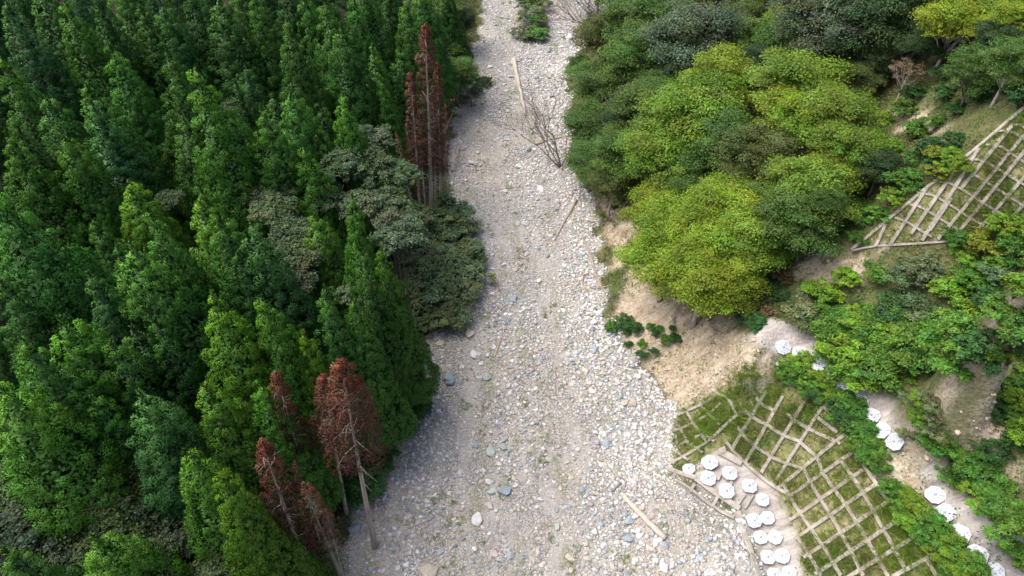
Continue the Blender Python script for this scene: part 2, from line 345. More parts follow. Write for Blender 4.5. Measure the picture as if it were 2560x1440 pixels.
# ------------------------------------------------------------------ foliage builders
def frand(r, n): return unit(r.normal(size=(n, 3)))
def cedar_mesh(seed, H=24.0, z0=5.0, R=3.5, pw=.78, ncl=900, dead=False):
    r = np.random.RandomState(seed); u = 1 - np.sqrt(r.rand(ncl))**.85 if not dead else r.rand(ncl)**1.1
    th = r.rand(ncl)*6.283; ph = r.rand(4)*6.283
    lob = 1 + .13*np.sin(3*th + ph[0] + u*5) + .08*np.sin(5*th + ph[1] - u*9) + .07*np.sin(u*22 + ph[2])
    rr = (R*(1-u)**pw + .15)*lob*np.minimum(1, .55 + u*5)
    k = np.where(r.rand(ncl) < .84, r.uniform(.86, 1.04, ncl), r.uniform(.1, .6, ncl))
    cz = z0 + u*(H-z0) - .10*rr*k; cc = np.stack([rr*k*np.cos(th), rr*k*np.sin(th), cz], 1)
    rc = (.42 + .42*r.rand(ncl)**1.3)*(1 - .4*u)*(1 if not dead else 1.15)*(R/3.5)**.5
    nl = 85 if not dead else 34; n = ncl*nl
    out = np.stack([np.cos(th), np.sin(th), np.full(ncl, .75)], 1)
    d = unit(frand(r, n) + np.repeat(unit(out), nl, 0)*.75)
    Pc = np.repeat(cc, nl, 0) + d*np.repeat(rc, nl)[:, None]*r.uniform(.55, 1.0, (n, 1))**.6*np.array([1, 1, .95])
    T = unit(d*(.5 if not dead else 1.2) + frand(r, n)*.8 + np.array([0, 0, .2])); Nn = unit(d*1.1 + frand(r, n)*.6 + np.array([0, 0, .1]))
    tn = r.uniform(.86, 1.13, ncl)
    hue = r.rand(ncl)[:, None]
    base_ = np.array([.9, .97, .9])*(1-hue) + np.array([1.1, 1.03, .95])*hue
    if dead: base_ = base_*np.where(r.rand(ncl, 1) < .3, np.array([[.85, 1.7, 1.8]]), 1.0)*r.uniform(.7, 1.2, (ncl, 1))
    col = np.repeat(base_*tn[:, None], nl, 0)*r.uniform(.82, 1.2, (n, 1))
    tip = np.clip((Pc[:, 2]-(H-6.5))/6.5, 0, 1)[:, None]; col = col*(1 + tip*np.array([.95, .65, .2]))  # lighter new growth at the tip, raised further to paint in lit tops
    # leader shoots at the very top
    NV = unit(d*.75 + unit(np.stack([Pc[:, 0], Pc[:, 1], np.full(n, .2)], 1))*.8 + np.array([0, 0, .12]))
    V_, F_, c_ = quads(Pc, T, Nn, r.uniform(.08, .17, n), r.uniform(.035, .065, n)*(.55 if dead else 1), col)
    m_ = 90; a = r.rand(m_)*6.283; zz = H - r.rand(m_)**1.3*2.4; q = np.stack([np.cos(a), np.sin(a), r.uniform(.8, 2, m_)], 1)
    Pp = np.stack([np.cos(a)*(H-zz)*.17, np.sin(a)*(H-zz)*.17, zz], 1)
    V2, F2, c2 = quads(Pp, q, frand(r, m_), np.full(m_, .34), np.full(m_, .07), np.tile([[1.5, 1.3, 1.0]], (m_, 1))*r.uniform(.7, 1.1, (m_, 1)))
    ni = 6500 if not dead else 2; ui = 1 - np.sqrt(r.rand(ni)); ai = r.rand(ni)*6.283; ri = R*(1-ui)**pw*r.uniform(.35, .72, ni); oi = np.stack([np.cos(ai), np.sin(ai), np.full(ni, .5)], 1)
    V3, F3, c3 = quads(np.stack([ri*np.cos(ai), ri*np.sin(ai), z0+ui*(H-z0)-.3], 1), frand(r, ni), unit(oi+frand(r, ni)*.9), np.full(ni, .22*(1 if not dead else .1)), np.full(ni, .13*(1 if not dead else .1)), np.full((ni, 3), .9))
    V2 = np.concatenate([V2, V3]); F2 = np.concatenate([F2, F3+m_*4]); c2 = np.concatenate([c2, c3]); q = np.concatenate([q, oi])
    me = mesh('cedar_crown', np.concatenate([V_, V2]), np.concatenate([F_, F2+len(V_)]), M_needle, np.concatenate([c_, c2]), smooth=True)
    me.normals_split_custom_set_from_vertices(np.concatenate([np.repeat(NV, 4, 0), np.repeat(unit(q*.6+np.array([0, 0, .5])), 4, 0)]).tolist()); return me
def trunk_mesh(H=24.0, r0=.33, mat=None, name='cedar_trunk', whisk=0, seed=0, z0=6.0, R=1.5, wl=(.5, 1.2)):
    r = random.Random(seed); mb = MB(); n = 9; pts = []; ph = r.random()*6
    for i in range(n):
        s = i/(n-1); pts.append((.12*math.sin(s*4+ph), .12*math.cos(s*3+ph), -1.2 + s*(H+.9)))
    tube(mb, pts, [r0*(1.25 if i == 0 else 1)*(1-.9*i/(n-1)) for i in range(n)], 8)
    for k in range(whisk):
        z = r.uniform(z0, H-1.0); a = r.random()*6.283; l = R*r.uniform(*wl)*(1-.55*(z-z0)/(H-z0))
        p = [(0, 0, z), (math.cos(a)*l*.5, math.sin(a)*l*.5, z+l*r.uniform(-.15, .2)), (math.cos(a+.2)*l, math.sin(a+.2)*l, z+l*r.uniform(-.3, .25))]
        tube(mb, p, [.04, .028, .012], 4)
    return mb.build(name, mat or M_bark, True)
def broad_mesh(seed, R=4.5, ch=8.5, flat=.72, nlobe=26, per=980, leaf=.115, name='broadleaf_crown', low=False, sparse=1.0):
    r = np.random.RandomState(seed); V_, F_, C_ = [], [], []; off = 0; cen = []
    lobes = []
    for k in range(nlobe):
        uz = 1 - (k+.5)/nlobe*1.35; a = k*2.39996 + r.rand()*.7; s = math.sqrt(max(0, 1-uz*uz)); q = r.uniform(.55, .95)
        if r.rand() < .18: q *= .5
        c = np.array([math.cos(a)*s*q, math.sin(a)*s*q, uz*q*flat])*R
        if low and c[2] < 0: c[2] *= .2
        lobes.append((c, R*r.uniform(.2, .36)))
    for (c, lr) in lobes:
        n = int(per*1.1*sparse*(lr/(R*.33))**2); ncl = max(6, n//22); cd = frand(r, ncl); cd[:, 2] = np.where(cd[:, 2] < -.35, -cd[:, 2], cd[:, 2])
        lay = c + cd*lr*np.array([1, 1, .62])*r.uniform(.7, 1.05, (ncl, 1)); i = r.randint(0, ncl, n)
        sz = lr*.26; Pc = lay[i] + r.normal(size=(n, 3))*np.array([sz, sz, sz*.45])
        Nn = unit(cd[i]*.55 + np.array([0, 0, .7]) + frand(r, n)*.65); T = unit(np.cross(Nn, frand(r, n)))
        tone = r.uniform(.75, 1.2)*np.array([r.uniform(.85, 1.2), 1, r.uniform(.8, 1.15)]); ct = r.uniform(.72, 1.22, (ncl, 1))*np.stack([r.uniform(.88, 1.18, ncl), np.ones(ncl), r.uniform(.8, 1.2, ncl)], 1)
        col = tone*ct[i]*r.uniform(.72, 1.28, (n, 1))
        a_, f_, c_ = quads(Pc, T, Nn, r.uniform(.7, 1.25, n)*leaf, r.uniform(.45, .7, n)*leaf, col)
        V_.append(a_); F_.append(f_+off); C_.append(c_); off += len(a_)
    V_ = np.concatenate(V_) + np.array([0, 0, ch]); F_ = np.concatenate(F_); C_ = np.concatenate(C_)
    me = mesh(name, V_, F_, M_leaf, C_)
    return me, [(c + np.array([0, 0, ch]), lr) for c, lr in lobes]
def limbs(lobes, ch, mat, seed, r0=.24, stem=1, name='broadleaf_trunk'):
    r = random.Random(seed); mb = MB(); fork = ch*.45
    tube(mb, [(0, 0, -1.2), (.1, .05, fork*.5), (0, .1, fork), (.1, 0, ch*.95)], [r0*1.3, r0, r0*.8, r0*.35], 8)
    for c, lr in lobes[::2]:
        f = (0, .08, fork*r.uniform(.8, 1.5)); mid = ((f[0]+c[0])*.5 + r.uniform(-.3, .3), (f[1]+c[1])*.5, (f[2]+c[2])*.5 - .3)
        tube(mb, [f, mid, tuple(c)], [r0*.45, r0*.28, r0*.1], 5)
    return mb.build(name, mat, True)

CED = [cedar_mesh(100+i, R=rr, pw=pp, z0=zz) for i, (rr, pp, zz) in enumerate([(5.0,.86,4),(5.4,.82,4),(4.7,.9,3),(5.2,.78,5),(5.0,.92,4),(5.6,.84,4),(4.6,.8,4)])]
CTR = trunk_mesh(H=19.0, mat=simple('dark_bark', (.05,.038,.028), (.11,.09,.07), 1.2, stretch=(3,3,.4)))
DEAD = [cedar_mesh(300+i, z0=z, R=rr, pw=.6, ncl=nc, dead=True) for i, (z, rr, nc) in enumerate([(13.5, 2.0, 330), (9, 1.5, 260), (12, 1.8, 130), (7, 1.7, 300)])]
DTR = [trunk_mesh(mat=M_barkdead, whisk=w_, seed=i, z0=z-3, R=2.2, r0=.3, name='dead_trunk') for i, (z, w_) in enumerate([(13, 26), (10, 30), (8, 90), (8, 26)])]
BRO = []
for i in range(6):
    me, lb = broad_mesh(500+i, nlobe=[38, 32, 42, 36, 30, 40][i], flat=[.85, .95, .75, .9, 1.0, .8][i])
    BRO.append((me, limbs(lb, 8.5, M_barkpale if i % 3 == 0 else M_barkgrey, i)))
BRL = []
for i in range(4):
    me, lb = broad_mesh(540+i, nlobe=[34, 28, 38, 30][i], flat=[.6, .75, .65, .55][i], per=250, leaf=.25); BRL.append((me, None))
SPA = []
for i in range(2):
    me, lb = broad_mesh(560+i, nlobe=22, per=230, leaf=.13, sparse=1.0); SPA.append((me, limbs(lb, 8.5, M_barkpale, 40+i, .26)))
SHR = []
for i in range(6):
    me, lb = broad_mesh(600+i, R=1.5, ch=.75, flat=[.7, .55, .8, .5, .65, .6][i], nlobe=[13, 16, 12, 18, 15, 14][i], per=300, leaf=.095, name='shrub_foliage', low=True)
    mb = MB(); rr_ = random.Random(i)
    for c, lr in lb[::2]: tube(mb, [(0, 0, -.3), (c[0]*.4, c[1]*.4, c[2]*.5), tuple(c)], [.05, .035, .012], 5)
    SHR.append((me, mb.build('shrub_stems', M_bark, True)))

ORD = ['first','second','third','fourth','fifth','sixth','seventh','eighth','ninth','tenth','eleventh','twelfth','thirteenth','fourteenth','fifteenth','sixteenth','seventeenth','eighteenth','nineteenth','twentieth']
def ordn(k): return ORD[k] if k < 20 else ['twenty','thirty','forty','fifty','sixty'][k//10-2] + '-' + (ORD[k % 10 - 1] if k % 10 else 'nought')
PEND = {}                               # things waiting for a label that singles each one out, left to right
def pend(o, px, look, where): PEND.setdefault((look, where), []).append((px, o))
def flush(fmt_one='{look} {where}', fmt='{look} {where}, {n} such from the left'):
    for (look, where), L in PEND.items():
        L.sort(key=lambda q: q[0])
        for k, (px, o) in enumerate(L):
            if len(L) == 1: s = '%s %s' % (look, where)
            elif k == len(L)-1: s = '%s %s, last on right' % (look, where)
            else: s = '%s %s, %s from left' % (look, where, ordn(k))
            o['label'] = s
    PEND.clear()
def thing2(name, partA, meA, partB, meB, loc, rot, sc, color, cat, group):
    e = bpy.data.objects.new(name, None); C.objects.link(e); e.location = loc; e.rotation_euler = rot; e.scale = sc; e['category'] = cat
    if group: e['group'] = group
    obj(partA, meA, e, color=color); obj(partB, meB, e); return e

# ------------------------------------------------------------------ cedar forest
R_ = random.Random(11)
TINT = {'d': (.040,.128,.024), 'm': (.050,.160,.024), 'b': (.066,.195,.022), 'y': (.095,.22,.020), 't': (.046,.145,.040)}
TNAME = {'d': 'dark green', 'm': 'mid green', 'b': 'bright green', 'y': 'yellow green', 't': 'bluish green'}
tips = [(25,12,1,'t'),(165,8,1,'b'),(350,22,.9,'m'),(408,5,.95,'d'),(410,120,1.05,'m'),(495,182,1.15,'b'),(292,118,1,'m'),(232,215,1,'m'),(118,242,.9,'d'),(215,258,1.0,'t'),(152,318,1.0,'b'),(20,345,1,'b'),(0,155,.95,'b'),(45,322,.85,'d'),(722,50,1.05,'m'),(618,175,.8,'t'),(585,208,.85,'d'),(722,223,1,'m'),(652,268,1.0,'m'),(773,380,.85,'b'),(806,265,.85,'d'),(850,242,.95,'b'),(316,462,.85,'y'),(500,470,.85,'b'),(540,-10,1,'d'),(640,-12,1,'m'),(810,-12,1,'m'),(675,245,.8,'t'),(793,316,.8,'m'),
 (100,-60,1,'d'),(230,-30,1,'d'),(290,-70,1,'m'),(470,-40,1,'d'),(590,-70,1,'m'),(700,-60,1,'d'),(760,-20,.95,'m'),(900,-50,1,'m'),(960,-60,.9,'d'),(1050,-40,.9,'m'),(1110,-60,.8,'m'),
 (5,492,1.1,'m'),(40,455,.8,'d'),(110,430,.8,'d'),(330,478,.85,'b'),(380,530,1.05,'m'),(340,610,1.05,'m'),(302,622,.85,'m'),(490,515,.95,'b'),(550,535,1.0,'m'),(620,558,1,'t'),(783,537,.85,'b'),(215,700,.95,'t'),(155,795,.95,'b'),(521,745,1.0,'y'),(668,750,.95,'b'),(752,827,.8,'y'),(75,853,1.0,'m'),
 (20,970,1.0,'b'),(238,993,.8,'m'),(352,988,.9,'t'),(378,1028,.85,'t'),(510,972,.85,'b'),(640,960,.85,'b'),(478,1125,.7,'m'),(478,1150,.85,'b'),(552,1165,.95,'y'),(222,1345,.85,'b'),(5,1390,.85,'d'),
 (1015,5,.9,'m'),(880,7,.95,'m'),(928,120,.8,'m'),(997,128,.75,'m'),(954,198,.75,'b'),(855,60,1,'m'),(870,498,1.05,'b'),(965,630,.95,'b'),(905,640,.95,'d'),(600,640,.9,'d'),(450,300,.9,'d'),(540,390,.75,'d'),(900,600,.9,'m'),(430,650,.9,'m'),(240,560,.75,'d'),(820,720,.95,'d'),(885,760,.9,'m'),(270,860,.85,'d'),(400,800,.85,'d'),(330,830,.8,'t'),(120,620,.85,'m'),(590,900,.7,'d'),(20,700,.9,'d')]
cb = []; NC = 0
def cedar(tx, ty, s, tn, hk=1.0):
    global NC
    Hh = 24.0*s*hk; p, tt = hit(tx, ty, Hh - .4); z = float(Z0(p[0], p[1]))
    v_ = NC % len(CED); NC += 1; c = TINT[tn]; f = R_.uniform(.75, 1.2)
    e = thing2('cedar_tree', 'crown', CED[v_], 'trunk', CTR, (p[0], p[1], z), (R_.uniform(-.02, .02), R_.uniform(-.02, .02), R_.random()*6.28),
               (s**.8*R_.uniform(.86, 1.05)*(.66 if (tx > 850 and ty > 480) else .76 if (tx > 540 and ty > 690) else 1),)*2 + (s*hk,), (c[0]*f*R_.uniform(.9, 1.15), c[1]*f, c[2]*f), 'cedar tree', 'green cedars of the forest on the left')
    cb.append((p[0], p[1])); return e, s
BAND = ['topping out above frame', 'in top row of tips', 'in second row of tips', 'in third row of tips', 'in fourth row of tips', 'in fifth row of tips', 'in sixth row of tips', 'in seventh row of tips', 'in bottom row of tips']
def band(y): return BAND[0] if y < 0 else BAND[1 + min(7, int(y//180))]
for (tx, ty, s, tn) in tips:
    e, s_ = cedar(tx, ty, s, tn); pend(e, tx, '%s %s cedar' % ('tall' if s >= .95 else 'smaller', TNAME[tn]), band(ty))
trees_left = [(650,490,40,'E'),(720,560,45,'K'),(700,470,40,'E'),(760,660,50,'E'),(860,430,50,'E'),(940,420,50,'E'),(900,500,50,'K'),(1000,430,45,'E'),(820,480,40,'K'),(980,540,50,'K'),(690,540,50,'E'),(735,610,50,'E'),(960,480,50,'E'),(935,345,45,'K'),(900,350,30,'K'),(900,710,50,'E'),(925,740,40,'K'),(740,700,50,'K'),(1100,120,55,'G'),(1140,190,50,'G'),(1110,40,55,'G'),(1150,60,40,'D'),(1000,600,55,'K'),(70,1240,90,'M'),(200,1200,80,'M'),(310,1230,80,'M'),(150,1290,80,'N'),(60,1340,80,'N'),(280,1330,80,'M'),(360,1290,70,'N'),(120,1400,80,'N'),(330,1410,80,'M'),(400,1370,70,'N'),(240,1260,60,'M'),(10,1210,60,'M'),(520,1440,60,'E'),(420,495,30,'E'),(10,1310,70,'D'),(575,255,22,'E')]
nf = 0
for k in range(5000):
    tx, ty = R_.uniform(-160, 1000), R_.uniform(-420, 1480)
    if tx > 960 - max(0, ty-1100)*.6 or (ty > 1090 and tx < 440 and ty < 1420): continue
    if any((tx-a[0])**2 + ((ty-a[1]-a[2]*.4)*.8)**2 < (a[2]*1.25)**2 for a in trees_left): continue
    s = R_.uniform(.55, .7); p, _ = hit(tx, ty, 24*s)
    if fmask('forest', p[0], p[1]) < .9 and NX0 < p[0]: continue
    lx = np.interp(p[1], [q[1] for q in base], [q[0] for q in base])
    if p[0] > lx - 5.0: continue
    if min((p[0]-a)**2 + (p[1]-b)**2 for a, b in cb) < 7.0**2: continue
    qx, qy = to_px(p[0], p[1], p[2]-24*s*.75)
    if qy < 5 or (tx < -60 and qx < -90) or ty < -300: continue
    # stay below the listed tips around it
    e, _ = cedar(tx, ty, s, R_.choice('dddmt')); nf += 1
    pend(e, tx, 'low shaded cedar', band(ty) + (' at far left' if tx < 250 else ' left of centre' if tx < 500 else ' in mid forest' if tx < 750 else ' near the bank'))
    if nf > 110: break
print('cedars', NC)
flush()
# ------------------------------------------------------------------ dead cedars
dead = [((1062,65),(1078,545),3,1.0,'tallest reddish dead cedar by the riverbed edge','r'),((1025,185),(1052,545),1,.9,'rusty dead cedar left of the tallest dead one','r'),((1082,245),(1092,530),2,.8,'dark red dead cedar just below the tallest dead one','r'),
        ((1112,262),(1120,500),2,.55,'thin orange brown dead cedar nearest the upper riverbed','o'),((990,330),(1035,545),2,.6,'small sparse dead cedar in front of the pale grey crown','o'),((1035,420),(1062,560),2,.45,'short red dead cedar at the foot of the upper dead group','r'),
        ((1092,160),(1102,525),3,.8,'slim red dead cedar just right of the tallest dead one','r'),((1045,290),(1066,530),2,.75,'ragged dead cedar trunk between the two tallest dead ones','r'),
        ((1150,370),(1130,480),2,.35,'little brown dead sapling leaning over the cobbles','o'),
        ((850,905),(940,1365),0,.95,'large rusty dead cedar with longest pale trunk reaching the cobbles','r'),((808,940),(868,1280),0,.9,'dead cedar with shorter bare trunk beside the largest dead one','r'),((690,935),(790,1300),1,.9,'slim dark red dead cedar between bright green cedars','r'),
        ((655,1105),(770,1450),3,1.05,'dense dark red dead cedar against the bright cedar pair','r'),((760,1212),(850,1440),2,1.1,'sparse pinkish dead cedar with many bare twigs at the bottom','o'),((735,1150),(800,1350),2,.6,'small pinkish dead cedar behind the twiggy one','o'),((812,1270),(862,1450),2,.6,'short dead cedar at the bottom nearest the cobbles','o')]
for (tp, bs, v_, wd, lab, cc) in dead:
    b3, _ = hit(*bs); d = ray(*tp); t_ = b3[1]/d[1]; top = np.array([d[0]*t_, b3[1], CAMZ + d[2]*t_])
    ax_ = top - b3; Hh = float(np.linalg.norm(ax_)); q = Vector(ax_).to_track_quat('Z', 'Y'); s = Hh/24.0
    c = {'r': (.125,.044,.034), 'o': (.20,.095,.066)}[cc]
    e = thing2('dead_cedar', 'crown', DEAD[v_], 'trunk', DTR[v_], tuple(b3), (0, 0, 0), (wd*max(s, .6), wd*max(s, .6), s), c, 'dead tree', 'dead reddish cedars along the bank')
    e.rotation_euler = q.to_euler(); e['label'] = lab
# ------------------------------------------------------------------ broadleaf trees
BT = {'Y': (.178,.285,.020), 'A': (.130,.230,.022), 'G': (.072,.155,.026), 'D': (.036,.082,.024), 'K': (.085,.135,.070), 'O': (.085,.125,.030), 'E': (.085,.140,.060), 'M': (.048,.092,.026), 'N': (.032,.062,.028), 'S': (.15,.125,.075)}
BNm = {'Y': 'golden yellow green', 'A': 'lime green', 'G': 'mid green', 'D': 'dark green', 'K': 'grey green', 'O': 'olive brown', 'E': 'pale grey green', 'M': 'dull olive', 'N': 'deep green', 'S': 'sparse brownish'}
trees = [(1750,600,80,'Y'),(1840,620,80,'Y'),(1790,555,75,'Y'),(1805,690,78,'Y'),(1715,650,70,'Y'),(1860,560,60,'A'),(1655,530,75,'Y'),(1670,640,90,'Y'),(1830,520,85,'Y'),(1760,700,85,'Y'),(1880,600,80,'A'),(1790,215,80,'Y'),(1730,300,95,'A'),(2000,215,95,'A'),(2085,290,85,'A'),(1985,320,85,'Y'),(2110,390,75,'A'),(2020,470,90,'A'),(1900,400,85,'O'),(1660,400,85,'A'),(1570,390,70,'G'),(1820,380,80,'G'),(1990,560,80,'G'),(2075,470,60,'A'),
  (1480,310,58,'G'),(1500,220,62,'G'),(1590,150,70,'G'),(1480,405,50,'G'),(1570,70,65,'G'),(1655,70,75,'G'),(1620,290,75,'G'),(1530,470,48,'O'),(1740,90,90,'K'),(2060,75,100,'K'),(1960,70,60,'A'),(2180,60,90,'D'),(1880,30,55,'O'),(2260,20,80,'D'),(2385,70,70,'Y'),(2450,60,60,'Y'),(2540,55,55,'Y'),(2440,180,60,'G'),(2530,170,60,'G'),(1850,150,50,'D'),(2180,150,50,'D'),(1680,-40,80,'G'),(1800,-50,80,'D'),(1950,-60,80,'D'),(2100,-60,90,'G'),(2350,-30,80,'G'),(2500,-40,80,'A'),(1600,-40,70,'G'),(2330,110,50,'D'),(1700,180,60,'D'),(2200,420,45,'D'),(1570,300,60,'D'),(1450,170,30,'G'),(1730,470,60,'G'),(1910,500,60,'G')]
def btree(cx, cy, rp, tn, grp, where, hc=None, fs=1.12):
    tt = .05
    for _ in range(4):
        s = rp*tt*fs/4.5; hh = hc or 6.6*s; p, tt = hit(cx, cy, hh)
    z = float(Z0(p[0], p[1])); k = R_.randrange(6); c = BT[tn]; f = R_.uniform(.9, 1.12); mA, mB = BRO[k]
    if hc: mA = BRL[k % 4][0]
    e = thing2('broadleaf_tree', 'crown', mA, 'trunk', mB, (p[0], p[1], z), (0, 0, R_.random()*6.28), (s, s, s*R_.uniform(.92, 1.05)), (c[0]*f*R_.uniform(.9, 1.1), c[1]*f, c[2]*f), 'tree', grp)
    for ch in e.children:
        if ch.name.startswith('crown'): ch.location.z = hh/s - 8.5
        elif hc: ch.data = CTR; ch.scale = (.6/s, .6/s, hh/s/20.5)
        else: ch.scale.z = max(.6, hh/s/8.5)
    pend(e, cx, '%s %s broadleaf crown' % ('large' if rp >= 80 else 'small', BNm[tn]), where)
for a in trees:
    wh = 'at the far top' if a[1] < 160 else 'above the pale scar' if a[1] > 440 else 'in the middle of the hillside grove'
    btree(*a, 'broadleaf trees of the right hillside', wh, None, 1.25)
for a in trees_left:
    btree(*a, 'broadleaf trees among the cedars', 'below the lowest left cedars' if a[1] > 1100 else 'among the left cedars' if a[0] < 1050 else 'at the top beside the cobbles', (11.0 if a[1] > 1100 else 15.0) if a[0] < 1050 and a[3] != 'G' else None)
for k in range(400):
    x, y = R_.uniform(1500, 2560), R_.uniform(-170, 250)
    if y > 120 and x > 2150: continue
    if any((x-a[0])**2 + (y-a[1])**2 < (a[2]*.55+26)**2 for a in trees): continue
    a = (x, y, R_.uniform(45, 62), R_.choice('GGDDKO')); trees.append(a); btree(*a, 'broadleaf trees of the right hillside', 'at the far top', None, 1.25)
# sparse pale-trunked trees
for k, (bx, by, tx, ty, lab) in enumerate([(2236,265,2238,160,'sparse brownish tree with white trunk standing clear on the slope'),(2268,170,2285,80,'thin brownish tree behind the one with white trunk')]):
    b3, tt = hit(bx, by); s = (1.0, .75)[k]*1.0; d = ray(tx, ty); Hh = CAMZ + d[2]*b3[1]/d[1] - b3[2]; s = abs(Hh)/11.0
    e = thing2('sparse_tree', 'crown', SPA[k][0], 'trunk', SPA[k][1], tuple(b3), (0, 0, k*2.0), (s, s, s), BT['S'], 'tree', None); e['label'] = lab
# pale leaning trunks at the grove's foot
for k, (pts, r0, lab) in enumerate([([(2038,628),(2046,570),(2050,500)], .24, 'slender tree with leaning white trunk at the grove foot'), ([(2012,632),(2020,580),(2034,540)], .17, 'pale trunked tree just left of the leaning white trunk'), ([(1998,650),(1988,600),(1978,545)], .13, 'thin crooked pale tree at the foot of the grove')]):
    b3, tt = hit(*pts[0]); e = bpy.data.objects.new('pale_tree', None); C.objects.link(e); e.location = b3; tag(e, lab, 'tree')
    W = []
    for (a, b_) in pts: d = ray(a, b_); q = (b3[1] - .0)/d[1]; W.append((d[0]*q-b3[0], 0, CAMZ+d[2]*q-b3[2]))
    W[0] = (0, 0, -.5); mb = MB(); tube(mb, W, [r0, r0*.8, r0*.55], 8); obj('trunk', mb.build('pale_trunk', M_barkpale, True), e)
    obj('crown', BRO[k][0], e, loc=(W[-1][0], 0, W[-1][2]-3.2), sc=(.42, .42, .42), rot=(0, 0, k), color=BT['G'])
flush()

# ------------------------------------------------------------------ shrubs
ST = {'g': (.072,.190,.024), 'l': (.135,.265,.022), 'y': (.16,.20,.02), 'd': (.038,.115,.026), 'e': (.115,.175,.075), 'b': (.13,.11,.055)}
SN = {'g': 'fresh green', 'l': 'lime green', 'y': 'yellowish', 'd': 'dark green', 'e': 'grey green', 'b': 'brownish'}
def pip(x, y, L):
    r = False; n = len(L)
    for k in range(n):
        x0, y0 = L[k]; x1, y1 = L[(k+1) % n]
        if (y0 > y) != (y1 > y) and x < (x1-x0)*(y-y0)/(y1-y0)+x0: r = not r
    return r
sreg = [([(1298,0),(1365,0),(1372,90),(1335,128),(1303,90)], 26, 'gde', (1.5,2.1), 'standing in the top of the riverbed', 12),
 ([(2000,790),(2060,720),(2140,690),(2300,650),(2420,700),(2540,690),(2560,900),(2440,910),(2330,880),(2260,950),(2150,960),(2080,900),(2040,850)], 50, 'gggllded', (1.0,1.5), 'in the thicket right of the top apron', 50),
 ([(2040,850),(2150,800),(2300,800),(2420,850),(2400,920),(2280,900),(2200,950),(2110,950)], 20, 'ggl', (1.2,1.7), 'in the bushy front of the thicket', 36),
 ([(2380,600),(2560,545),(2560,700),(2430,690)], 45, 'llygg', (.75,1.2), 'below the upper lattice', 40),
 ([(1965,895),(2010,905),(2110,985),(2190,1095),(2215,1170),(2180,1180),(2110,1080),(2050,1005),(1965,935)], 23, 'gggdl', (.55,.85), 'in the hedge between lattice and upper plates', 50),
 ([(2215,1200),(2260,1240),(2330,1290),(2410,1370),(2450,1440),(2370,1450),(2330,1380),(2270,1320),(2215,1240)], 24, 'gglll', (.55,.85), 'in the lower hedge beside the lattice', 45),
 ([(2320,1120),(2470,1120),(2490,1230),(2560,1290),(2560,1420),(2490,1340),(2440,1240),(2340,1170)], 36, 'gggdl', (.75,1.2), 'beyond the upper concrete strip', 36),
 ([(2190,290),(2290,280),(2400,350),(2390,400),(2320,440),(2230,510),(2140,600),(2100,560),(2180,420)], 42, 'gddggl', (.7,1.2), 'between the grove and the upper lattice', 36),
 ([(2330,380),(2390,370),(2400,420),(2340,450)], 24, 'yyl', (.6,.9), 'at the upper lattice edge', 30),
 ([(2490,980),(2560,920),(2560,1120),(2510,1120)], 34, 'gld', (.7,1.1), 'right of the bare patch', 40),
 ([(1515,810),(1570,800),(1640,880),(1600,892)], 18, 'ddg', (.4,.75), 'on the bank beside the cobbles', 20),
 ([(1620,815),(1690,820),(1695,850),(1640,850)], 18, 'dg', (.3,.55), 'on the pale scar', 20),
 ([(1790,770),(2000,750),(1990,795),(1930,795),(1870,840),(1800,810)], 34, 'deb', (.5,.9), 'above the pale scar', 36),
 ([(1830,660),(1980,670),(1970,740),(1820,740)], 34, 'deb', (.5,.9), 'in the shade under the grove', 40),
 ([(920,1000),(1035,960),(1050,1010),(985,1080),(960,1170),(900,1240),(870,1200)], 34, 'ddt' if False else 'ddd', (1.0,1.7), 'on the lower left bank', 40),
 ([(1010,560),(1130,545),(1175,600),(1190,700),(1150,770),(1070,840),(1020,720)], 36, 'eee', (1.4,2.3), 'overhanging the left riverbed edge', 42),
 ([(1060,740),(1150,760),(1120,800),(1060,840)], 32, 'de', (.8,1.3), 'low on the left bank', 30),
 ([(2230,150),(2560,210),(2560,270),(2440,290),(2330,270),(2250,240)], 44, 'ddg', (.7,1.2), 'high on the shaded slope', 30),
 ([(1440,430),(1560,450),(1600,540),(1540,540),(1480,480)], 34, 'deb', (.5,1.0), 'under the lower edge of the grove', 36),
 ([(1120,200),(1210,190),(1220,240),(1150,260)], 30, 'de', (.8,1.2), 'leaning over the cobbles at upper left', 30),
 ([(2250,1080),(2330,1060),(2380,1100),(2320,1120)], 26, 'eg', (.5,.8), 'between two bare patches', 28),
 ([(2250,1000),(2330,990),(2345,1060),(2310,1075)], 26, 'egl', (.45,.75), 'beside the right bare patch', 14)]
placed = []; nshr = 0
for (poly, mind, tn, (s0, s1), where, cnt) in sreg:
    xs = [p[0] for p in poly]; ys = [p[1] for p in poly]; mine = []
    for _ in range(cnt*14):
        x, y = R_.uniform(min(xs), max(xs)), R_.uniform(min(ys), max(ys))
        if not pip(x, y, poly) or any((x-a)**2+(y-b_)**2 < (mind*(.9 if 'hedge' in where else 1.08))**2 for a, b_ in mine): continue
        mine.append((x, y)); k = R_.choice(tn); s = R_.uniform(s0, s1); p, _ = hitf(x, y, .3*s); c = ST[k]; f = R_.uniform(.85, 1.15); i = R_.randrange(6)
        e = thing2('shrub', 'foliage', SHR[i][0], 'stems', SHR[i][1], (p[0], p[1], float(Zf(p[0], p[1]))-.05), (R_.uniform(-.1, .1), R_.uniform(-.1, .1), R_.random()*6.28), (s, s, s*R_.uniform(.75, 1.1)),
                   (c[0]*f*R_.uniform(.85, 1.15), c[1]*f, c[2]*f), 'shrub', 'shrubs and bushes')
        pend(e, x, '%s %s shrub' % ('large' if s > (s0+s1)/2 else 'small', SN[k]), where); nshr += 1
        if len(mine) >= cnt: break
flush(); print('shrubs', nshr)

